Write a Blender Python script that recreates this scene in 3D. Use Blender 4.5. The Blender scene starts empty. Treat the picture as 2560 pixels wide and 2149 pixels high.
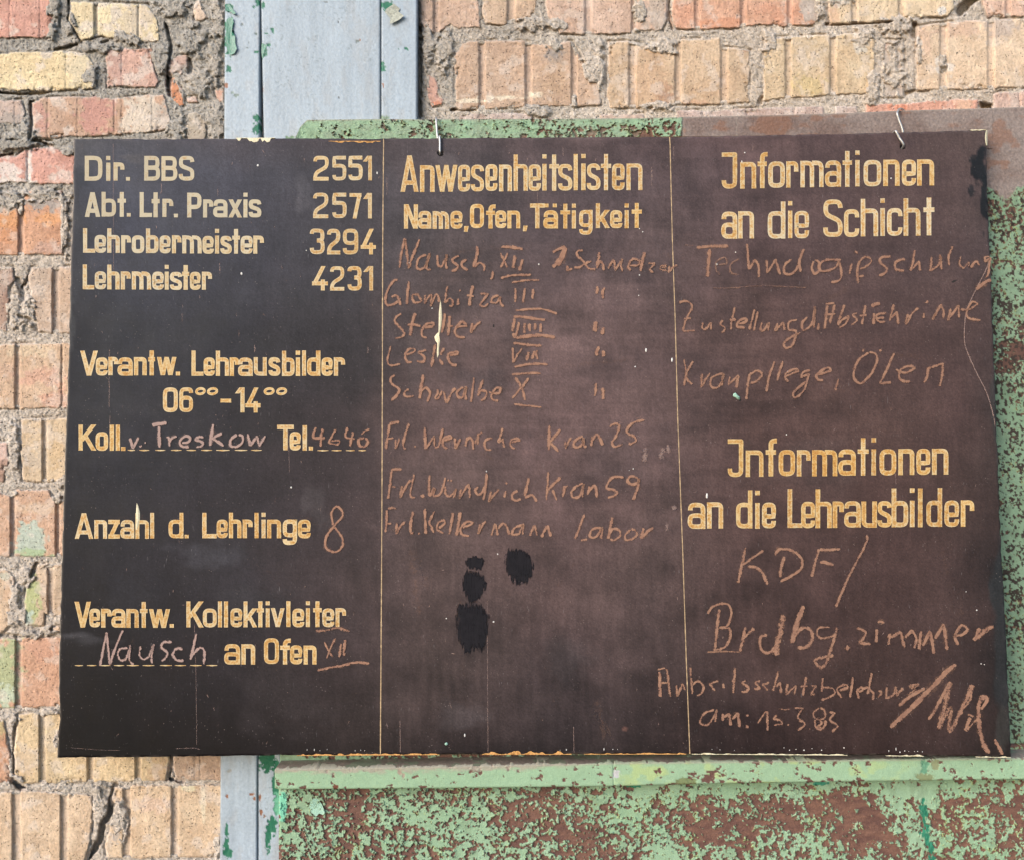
import bpy, math, random
import numpy as np
from mathutils import Vector
random.seed(7)
scene = bpy.context.scene

# ------------------------------------------------------------------ camera
IMW, IMH = 2560.0, 2149.0          # the photograph's own pixel grid, used to measure positions
FPX = 1920.0                       # focal length in those pixels
SC = 0.00046                       # metres per pixel on the brick face
DIST = FPX * SC
PITCH = math.radians(1.2)
CAMZ = 1.60
cam_d = bpy.data.cameras.new("camera")
cam = bpy.data.objects.new("camera", cam_d)
scene.collection.objects.link(cam)
cam.location = (0.0, -DIST, CAMZ)
cam.rotation_euler = (math.radians(90) + PITCH, 0, 0)
cam_d.sensor_fit = 'HORIZONTAL'
cam_d.sensor_width = 36.0
cam_d.lens = FPX / IMW * 36.0
cam_d.clip_start = 0.01
cam_d.clip_end = 100.0
scene.camera = cam

# ------------------------------------------------------------------ light
SUN_AZ = math.radians(46)          # to the left of the wall's normal
SUN_EL = math.radians(24)
sx = -math.sin(SUN_AZ) * math.cos(SUN_EL)
sy = -math.cos(SUN_AZ) * math.cos(SUN_EL)
sz = math.sin(SUN_EL)
world = bpy.data.worlds.new("World")
scene.world = world
world.use_nodes = True
wn = world.node_tree
bg = wn.nodes["Background"]
sky = wn.nodes.new("ShaderNodeTexSky")
sky.sky_type = 'NISHITA'
sky.sun_disc = False
sky.sun_elevation = SUN_EL
sky.sun_rotation = math.atan2(sx, sy)
sky.air_density = 1.0
sky.dust_density = 1.2
sky.ozone_density = 1.0
wn.links.new(sky.outputs[0], bg.inputs[0])
bg.inputs[1].default_value = 0.15
sun_d = bpy.data.lights.new("sun", 'SUN')
sun_d.energy = 1.4
sun_d.angle = math.radians(32)
sun_d.color = (1.0, 0.99, 0.975)
sun = bpy.data.objects.new("sun", sun_d)
scene.collection.objects.link(sun)
sun.rotation_euler = Vector((-sx, -sy, -sz)).to_track_quat('-Z', 'Y').to_euler()
scene.view_settings.view_transform = 'Standard'
scene.view_settings.look = 'None'
scene.view_settings.gamma = 1.0
scene.view_settings.exposure = 0.86
scene.cycles.max_bounces = 6
scene.cycles.transparent_max_bounces = 24

# ------------------------------------------------------------------ geometry helpers
CP, SP = math.cos(PITCH), math.sin(PITCH)
CAM = np.array([0.0, -DIST, CAMZ])

def rays(px, py):
    a = (np.asarray(px, float) - IMW / 2) / FPX
    b = -(np.asarray(py, float) - IMH / 2) / FPX
    return np.stack([a, CP - b * SP, SP + b * CP], -1)

def on_wall(px, py, depth=0.0):
    """metres: point on the vertical plane standing `depth` in front of the brick face"""
    d = rays(px, py)
    t = (-np.asarray(depth, float) + DIST) / d[..., 1]
    return CAM + d * t[..., None]

_top = on_wall(1280, 340, 0.030)
_bot = on_wall(1280, 1890, 0.058)
BN = np.cross(np.array([1.0, 0, 0]), _top - _bot)
BN /= np.linalg.norm(BN)
if BN[1] > 0:
    BN = -BN

def on_board(px, py, off=0.0):
    """metres: point on the board's leaning front face, lifted by off"""
    d = rays(px, py)
    p0 = _top + BN * 0.0
    t = np.dot(p0 - CAM, BN) / (d @ BN)
    p = CAM + d * t[..., None]
    o = np.asarray(off, float)
    return p + BN * (o[..., None] if o.ndim else o)

def lin(c):
    c = np.asarray(c, float) / 255.0
    return np.where(c <= 0.04045, c / 12.92, ((c + 0.055) / 1.055) ** 2.4)
KALB = 0.80
def S(r, g, b, k=1.0):
    return lin((r, g, b)) * KALB * k

_perm = np.random.RandomState(3).permutation(4096)
_val = np.random.RandomState(4).rand(4096)
def vnoise(x, y, seed=0):
    xi = np.floor(x).astype(np.int64); yi = np.floor(y).astype(np.int64)
    fx = x - xi; fy = y - yi
    fx = fx * fx * fx * (fx * (fx * 6 - 15) + 10); fy = fy * fy * fy * (fy * (fy * 6 - 15) + 10)
    def h(a, b):
        return _val[(_perm[(a + seed * 131) & 4095] + b * 57 + seed * 17) & 4095]
    v = (h(xi, yi) * (1 - fx) + h(xi + 1, yi) * fx) * (1 - fy) + (h(xi, yi + 1) * (1 - fx) + h(xi + 1, yi + 1) * fx) * fy
    return v * 2 - 1
def fbm(x, y, seed=0, octv=4, gain=0.5):
    s = 0.0; a = 1.0; n = 0.0
    for i in range(octv):
        c, sn = math.cos(i * 1.1 + 0.4), math.sin(i * 1.1 + 0.4)
        f = 2.03 ** i
        s = s + a * vnoise((x * c - y * sn) * f + 11.3 * i, (x * sn + y * c) * f - 7.7 * i, seed + i)
        n += a; a *= gain
    return s / n * 1.6
def sstep(a, b, x):
    t = np.clip((x - a) / (b - a), 0, 1)
    return t * t * (3 - 2 * t)

def poly_sdf(X, Y, poly):
    """signed distance, positive inside"""
    P = np.asarray(poly, float)
    d = np.full(X.shape, 1e9); ins = np.zeros(X.shape, bool)
    n = len(P)
    for i in range(n):
        ax, ay = P[i]; bx, by = P[(i + 1) % n]
        ex, ey = bx - ax, by - ay
        t = np.clip(((X - ax) * ex + (Y - ay) * ey) / (ex * ex + ey * ey + 1e-9), 0, 1)
        d = np.minimum(d, (X - ax - t * ex) ** 2 + (Y - ay - t * ey) ** 2)
        c = ((ay > Y) != (by > Y)) & (X < (bx - ax) * (Y - ay) / (by - ay + 1e-12) + ax)
        ins ^= c
    d = np.sqrt(d)
    return np.where(ins, d, -d)
def line_dist(X, Y, pts):
    d = np.full(X.shape, 1e9)
    for (ax, ay), (bx, by) in zip(pts[:-1], pts[1:]):
        ex, ey = bx - ax, by - ay
        t = np.clip(((X - ax) * ex + (Y - ay) * ey) / (ex * ex + ey * ey + 1e-9), 0, 1)
        d = np.minimum(d, (X - ax - t * ex) ** 2 + (Y - ay - t * ey) ** 2)
    return np.sqrt(d)

def make_mesh(name, verts, faces, mat=None, col=None, parent=None, uv=None, smooth=True):
    """faces: (n,4) or (n,3) array, or list of arrays"""
    me = bpy.data.meshes.new(name)
    verts = np.asarray(verts, np.float64)
    flist = faces if isinstance(faces, list) else [faces]
    flist = [np.asarray(f, np.int64) for f in flist if len(f)]
    me.vertices.add(len(verts))
    me.vertices.foreach_set("co", verts.astype(np.float32).ravel())
    loops = np.concatenate([f.ravel() for f in flist])
    sizes = np.concatenate([np.full(len(f), f.shape[1]) for f in flist])
    starts = np.concatenate([[0], np.cumsum(sizes)[:-1]])
    me.loops.add(len(loops)); me.loops.foreach_set("vertex_index", loops.astype(np.int32))
    me.polygons.add(len(sizes))
    me.polygons.foreach_set("loop_start", starts.astype(np.int32))
    me.polygons.foreach_set("loop_total", sizes.astype(np.int32))
    me.polygons.foreach_set("use_smooth", np.full(len(sizes), smooth))
    me.update(calc_edges=True)
    if col is not None:
        c = np.ones((len(verts), 4), np.float32); c[:, :3] = np.clip(col, 0, 1)
        at = me.color_attributes.new("Col", 'FLOAT_COLOR', 'POINT')
        at.data.foreach_set("color", c.ravel())
    if uv is not None:
        l = me.uv_layers.new(name="UVMap")
        l.data.foreach_set("uv", np.asarray(uv, np.float32)[loops].ravel())
    if mat is not None:
        me.materials.append(mat)
    me.validate()
    o = bpy.data.objects.new(name, me)
    scene.collection.objects.link(o)
    if parent is not None:
        o.parent = parent
        o.matrix_parent_inverse = parent.matrix_basis.inverted()
    return o

def grid_faces(ny, nx, keep=None):
    i = np.arange(ny * nx).reshape(ny, nx)
    f = np.stack([i[:-1, :-1], i[1:, :-1], i[1:, 1:], i[:-1, 1:]], -1)     # faces the camera (y grows downwards)
    if keep is not None:
        k = keep[:-1, :-1] & keep[1:, :-1] & keep[1:, 1:] & keep[:-1, 1:]
        return f[k]
    return f.reshape(-1, 4)
def compact(verts, faces, col=None):
    used = np.unique(faces)
    m = np.zeros(len(verts), np.int64); m[used] = np.arange(len(used))
    return verts[used], m[faces], (col[used] if col is not None else None)

def root(name, loc, label, cat, group=None):
    o = bpy.data.objects.new(name, None)
    o.empty_display_size = 0.05
    scene.collection.objects.link(o)
    o.location = loc
    o["label"] = label; o["category"] = cat; o["kind"] = "thing"
    if group: o["group"] = group
    bpy.context.view_layer.update()
    return o

# ------------------------------------------------------------------ materials
def new_mat(name):
    m = bpy.data.materials.new(name); m.use_nodes = True
    nt = m.node_tree; b = nt.nodes["Principled BSDF"]
    return m, nt, b
def N(nt, t, **kw):
    n = nt.nodes.new(t)
    for k, v in kw.items():
        setattr(n, k, v)
    return n
def noise(nt, vec, scale, detail=4, rough=0.55):
    n = N(nt, "ShaderNodeTexNoise"); n.inputs["Scale"].default_value = scale
    n.inputs["Detail"].default_value = detail; n.inputs["Roughness"].default_value = rough
    if vec is not None: nt.links.new(vec, n.inputs["Vector"])
    return n.outputs[0]
def ramp(nt, v, a, b, ca=(0, 0, 0, 1), cb=(1, 1, 1, 1)):
    n = N(nt, "ShaderNodeValToRGB")
    n.color_ramp.elements[0].position = a; n.color_ramp.elements[0].color = ca
    n.color_ramp.elements[1].position = b; n.color_ramp.elements[1].color = cb
    nt.links.new(v, n.inputs[0]); return n.outputs[0]
def math_(nt, op, a, b=None, clamp=False):
    n = N(nt, "ShaderNodeMath", operation=op, use_clamp=clamp)
    for i, v in enumerate((a, b)):
        if v is None: continue
        if isinstance(v, (int, float)): n.inputs[i].default_value = v
        else: nt.links.new(v, n.inputs[i])
    return n.outputs[0]
def mixc(nt, fac, a, b, blend='MIX'):
    n = N(nt, "ShaderNodeMix", data_type='RGBA', blend_type=blend)
    n.clamp_result = False
    for k, v in ((0, fac), (6, a), (7, b)):
        if isinstance(v, (int, float)): n.inputs[k].default_value = v
        elif isinstance(v, (tuple, list, np.ndarray)): n.inputs[k].default_value = (*[float(q) for q in v[:3]], 1)
        else: nt.links.new(v, n.inputs[k])
    return n.outputs[2]
def objco(nt, scale=(1, 1, 1)):
    g = N(nt, "ShaderNodeNewGeometry")
    m = N(nt, "ShaderNodeMapping"); m.inputs["Scale"].default_value = scale
    nt.links.new(g.outputs["Position"], m.inputs["Vector"])
    return m.outputs[0]
def bump(nt, b, h, dist, strength=1.0):
    n = N(nt, "ShaderNodeBump"); n.inputs["Strength"].default_value = strength
    n.inputs["Distance"].default_value = dist
    nt.links.new(h, n.inputs["Height"]); nt.links.new(n.outputs[0], b.inputs["Normal"])

def masonry_mat(name, grain, pit, dist, speck=0.5):
    m, nt, b = new_mat(name)
    at = N(nt, "ShaderNodeAttribute", attribute_name="Col").outputs["Color"]
    co = objco(nt)
    n1 = noise(nt, co, grain, 6, 0.65)
    n2 = noise(nt, co, grain * 5, 3, 0.6)
    v = ramp(nt, n1, 0.3, 0.72, (0.80, 0.79, 0.78, 1), (1.18, 1.17, 1.16, 1))
    c = mixc(nt, 1.0, at, v, 'MULTIPLY')
    vo = N(nt, "ShaderNodeTexVoronoi"); vo.inputs["Scale"].default_value = pit
    nt.links.new(co, vo.inputs["Vector"])
    gate = ramp(nt, noise(nt, co, pit * 0.35, 3), 0.44, 0.58)
    pm = math_(nt, 'MULTIPLY', ramp(nt, vo.outputs["Distance"], 0.10, 0.26, (1, 1, 1, 1), (0, 0, 0, 1)), gate)
    c = mixc(nt, math_(nt, 'MULTIPLY', pm, speck), c, (0.05, 0.035, 0.025))
    nt.links.new(c, b.inputs["Base Color"])
    b.inputs["Roughness"].default_value = 0.92
    b.inputs["Specular IOR Level"].default_value = 0.25
    h = math_(nt, 'ADD', math_(nt, 'MULTIPLY', n1, 1.0), math_(nt, 'MULTIPLY', n2, 0.35))
    h = math_(nt, 'SUBTRACT', h, math_(nt, 'MULTIPLY', pm, 0.9))
    bump(nt, b, h, dist)
    return m
M_BRICK = masonry_mat("fired_brick", 340, 340, 0.0016, 0.85)
M_MORTAR = masonry_mat("lime_mortar", 420, 260, 0.0030, 0.75)

def paint_mat(name, rough, grain, dist):
    m, nt, b = new_mat(name)
    at = N(nt, "ShaderNodeAttribute", attribute_name="Col").outputs["Color"]
    co = objco(nt)
    n1 = noise(nt, co, grain, 4, 0.6)
    c = mixc(nt, 1.0, at, ramp(nt, n1, 0.3, 0.7, (0.90, 0.90, 0.90, 1), (1.08, 1.08, 1.08, 1)), 'MULTIPLY')
    nt.links.new(c, b.inputs["Base Color"])
    b.inputs["Roughness"].default_value = rough
    b.inputs["Specular IOR Level"].default_value = 0.35
    bump(nt, b, n1, dist)
    return m
M_PEEL = paint_mat("peeling_green_paint", 0.72, 700, 0.0005)
M_COLUMN = paint_mat("blue_grey_enamel", 0.5, 330, 0.00045)

def plain_mat(name, col, rough=0.5, metal=0.0, grain=900, var=0.15, dist=0.0002):
    m, nt, b = new_mat(name)
    co = objco(nt); n1 = noise(nt, co, grain, 4)
    c = mixc(nt, 1.0, col, ramp(nt, n1, 0.3, 0.7, (1 - var, 1 - var, 1 - var, 1), (1 + var, 1 + var, 1 + var, 1)), 'MULTIPLY')
    nt.links.new(c, b.inputs["Base Color"])
    b.inputs["Roughness"].default_value = rough; b.inputs["Metallic"].default_value = metal
    bump(nt, b, n1, dist)
    return m
M_WIRE = plain_mat("galvanised_wire", S(196, 194, 192), 0.42, 0.7, 1500, 0.2, 0.0001)
M_DARKHOLE = plain_mat("shadowed_board_core", (0.012, 0.010, 0.010), 0.9)
M_WOOD = plain_mat("bare_pale_wood", S(236, 224, 190), 0.8, 0, 900, 0.22, 0.0004)
M_WOODO = plain_mat("bare_ochre_wood", S(214, 158, 92), 0.8, 0, 900, 0.3, 0.0004)
M_GREENCHIP = plain_mat("dark_green_underpaint", S(52, 122, 96), 0.35, 0, 500, 0.25, 0.0004)
M_GREYCHIP = plain_mat("curled_paint_underside", S(176, 178, 165), 0.8, 0, 500, 0.3, 0.0006)
M_SPECK = plain_mat("white_paint_splash", S(232, 228, 222), 0.6, 0, 900, 0.1)
M_MINT = plain_mat("mint_paint_crumb", S(160, 200, 180), 0.6, 0, 900, 0.3, 0.0006)

def board_mat():
    m, nt, b = new_mat("worn_black_board_paint")
    at = N(nt, "ShaderNodeAttribute", attribute_name="Col").outputs["Color"]
    co = objco(nt)
    g = ramp(nt, noise(nt, co, 620, 4, 0.75), 0.32, 0.68, (0.78, 0.78, 0.79, 1), (1.24, 1.23, 1.23, 1))
    c = mixc(nt, 1.0, at, g, 'MULTIPLY')
    # wiping and rain streaks, mostly upright
    st = noise(nt, objco(nt, (260, 260, 26)), 1.0, 6, 0.7)
    c = mixc(nt, 1.0, c, ramp(nt, st, 0.30, 0.72, (0.90, 0.90, 0.91, 1), (1.10, 1.09, 1.09, 1)), 'MULTIPLY')
    sh = noise(nt, objco(nt, (16, 16, 330)), 1.0, 5, 0.6)
    c = mixc(nt, 1.0, c, ramp(nt, sh, 0.32, 0.7, (0.97, 0.97, 0.97, 1), (1.03, 1.03, 1.03, 1)), 'MULTIPLY')
    cl = noise(nt, co, 24, 5, 0.62)
    c = mixc(nt, 1.0, c, ramp(nt, cl, 0.3, 0.7, (0.90, 0.90, 0.92, 1), (1.10, 1.09, 1.08, 1)), 'MULTIPLY')
    # dust grains
    vo = N(nt, "ShaderNodeTexVoronoi"); vo.inputs["Scale"].default_value = 260
    nt.links.new(co, vo.inputs["Vector"])
    gate = ramp(nt, noise(nt, co, 60, 4), 0.50, 0.66)
    sp = math_(nt, 'MULTIPLY', ramp(nt, vo.outputs["Distance"], 0.05, 0.16, (1, 1, 1, 1), (0, 0, 0, 1)), gate)
    c = mixc(nt, math_(nt, 'MULTIPLY', sp, 0.5), c, tuple(S(170, 155, 150)))
    # short pale scuffs
    vs = noise(nt, objco(nt, (900, 900, 120)), 1.0, 2, 0.5)
    sc = math_(nt, 'MULTIPLY', ramp(nt, vs, 0.70, 0.78), ramp(nt, noise(nt, co, 18, 3), 0.45, 0.6))
    c = mixc(nt, math_(nt, 'MULTIPLY', sc, 0.45), c, tuple(S(150, 145, 148)))
    nt.links.new(c, b.inputs["Base Color"])
    nt.links.new(ramp(nt, cl, 0.3, 0.7, (0.50,) * 3 + (1,), (0.66,) * 3 + (1,)), b.inputs["Roughness"])
    b.inputs["Specular IOR Level"].default_value = 0.16
    h = math_(nt, 'ADD', st, math_(nt, 'MULTIPLY', sh, 0.8))
    bump(nt, b, h, 0.00012)
    return m
M_BOARD = board_mat()

def letter_mat():
    """sign-writer's ochre: pale rim where the paint pooled, mottled and rubbed inside"""
    m, nt, b = new_mat("ochre_sign_paint")
    at = N(nt, "ShaderNodeAttribute", attribute_name="Col").outputs["Color"]   # r = how ochre, g unused
    sep = N(nt, "ShaderNodeSeparateColor"); nt.links.new(at, sep.inputs[0])
    uv = N(nt, "ShaderNodeUVMap").outputs[0]
    su = N(nt, "ShaderNodeSeparateXYZ"); nt.links.new(uv, su.inputs[0])
    v = math_(nt, 'ABSOLUTE', math_(nt, 'SUBTRACT', su.outputs[1], 0.5))      # 0 centre .. 0.5 edge
    co = objco(nt)
    big = noise(nt, co, 150, 4, 0.65)
    fine = noise(nt, co, 560, 4, 0.8)
    centre = ramp(nt, v, 0.20, 0.42, (1, 1, 1, 1), (0, 0, 0, 1))
    f = math_(nt, 'MULTIPLY', math_(nt, 'SUBTRACT', fine, 0.5), 1.9)
    f = math_(nt, 'ADD', f, math_(nt, 'MULTIPLY', math_(nt, 'SUBTRACT', big, 0.5), 1.3))
    f = math_(nt, 'ADD', f, math_(nt, 'MULTIPLY', math_(nt, 'SUBTRACT', sep.outputs[0], 0.5), 0.6))
    f = math_(nt, 'ADD', f, math_(nt, 'MULTIPLY', centre, 0.26))
    f = math_(nt, 'ADD', f, 0.30)
    k = ramp(nt, f, 0.36, 0.72)
    pale = mixc(nt, sep.outputs[1], tuple(S(226, 196, 142)), tuple(S(220, 206, 176)))
    c = mixc(nt, k, pale, tuple(S(206, 156, 84)))
    deep = ramp(nt, f, 0.78, 1.0)
    c = mixc(nt, math_(nt, 'MULTIPLY', deep, 0.6), c, tuple(S(158, 100, 48)))
    worn = math_(nt, 'MULTIPLY', ramp(nt, noise(nt, co, 600, 3, 0.75), 0.60, 0.72), 0.40)
    c = mixc(nt, worn, c, tuple(S(112, 88, 66)))
    c = mixc(nt, sep.outputs[2], c, tuple(S(128, 122, 110)))
    nt.links.new(c, b.inputs["Base Color"])
    b.inputs["Roughness"].default_value = 0.7
    b.inputs["Specular IOR Level"].default_value = 0.3
    bump(nt, b, fine, 0.0002)
    return m
M_LETTER = letter_mat()

def chalk_mat(name, col, col2, dens=0.5, streak=False, soft=0.30):
    """grains of chalk or dry-brushed paint: gaps between the grains show the board"""
    m, nt, b = new_mat(name)
    uv = N(nt, "ShaderNodeUVMap").outputs[0]
    su = N(nt, "ShaderNodeSeparateXYZ"); nt.links.new(uv, su.inputs[0])
    v = math_(nt, 'ABSOLUTE', math_(nt, 'SUBTRACT', su.outputs[1], 0.5))
    at = N(nt, "ShaderNodeAttribute", attribute_name="Col").outputs["Color"]
    sep = N(nt, "ShaderNodeSeparateColor"); nt.links.new(at, sep.inputs[0])
    co = objco(nt)
    if streak:
        fine = noise(nt, objco(nt, (420, 420, 30)), 1.0, 5, 0.75)
    else:
        fine = noise(nt, co, 560, 4, 0.8)
    mid = noise(nt, co, 170, 3, 0.6)
    edge = ramp(nt, v, 0.5 - soft, 0.5, (1, 1, 1, 1), (0, 0, 0, 1))
    a = math_(nt, 'MULTIPLY', math_(nt, 'SUBTRACT', fine, 0.5), 2.6)
    a = math_(nt, 'ADD', a, math_(nt, 'MULTIPLY', math_(nt, 'SUBTRACT', mid, 0.5), 1.3))
    a = math_(nt, 'ADD', a, math_(nt, 'MULTIPLY', edge, 0.55))
    a = math_(nt, 'ADD', a, math_(nt, 'MULTIPLY', math_(nt, 'SUBTRACT', sep.outputs[0], 0.5), 1.6))
    a = ramp(nt, a, dens - 0.20, dens + 0.28)
    a = math_(nt, 'MULTIPLY', a, sep.outputs[1])
    c = mixc(nt, ramp(nt, mid, 0.35, 0.65), col, col2)
    nt.links.new(c, b.inputs["Base Color"])
    b.inputs["Roughness"].default_value = 0.95
    b.inputs["Specular IOR Level"].default_value = 0.1
    nt.links.new(a, b.inputs["Alpha"])
    return m
M_CHALK = chalk_mat("ochre_chalk", tuple(S(152, 114, 98)), tuple(S(176, 136, 114)), 0.15, soft=0.42)
M_CHALKP = chalk_mat("pale_chalk", tuple(S(190, 160, 150)), tuple(S(176, 150, 142)), 0.20, soft=0.40)
M_BLACK = chalk_mat("black_touch_up_paint", tuple(S(34, 33, 37)), tuple(S(40, 38, 42)), 0.30, True, 0.14)
M_LINE = plain_mat("ochre_ruled_line", S(190, 162, 126), 0.7, 0, 300, 0.35)

# ================================================================== BRICK WALL
TAN = (213, 180, 144); PINK = (222, 160, 138); YEL = (238, 218, 170); ORA = (222, 166, 130)
WHITE = (238, 230, 220); MINT = (178, 202, 172); GREY = (168, 158, 148)
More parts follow.
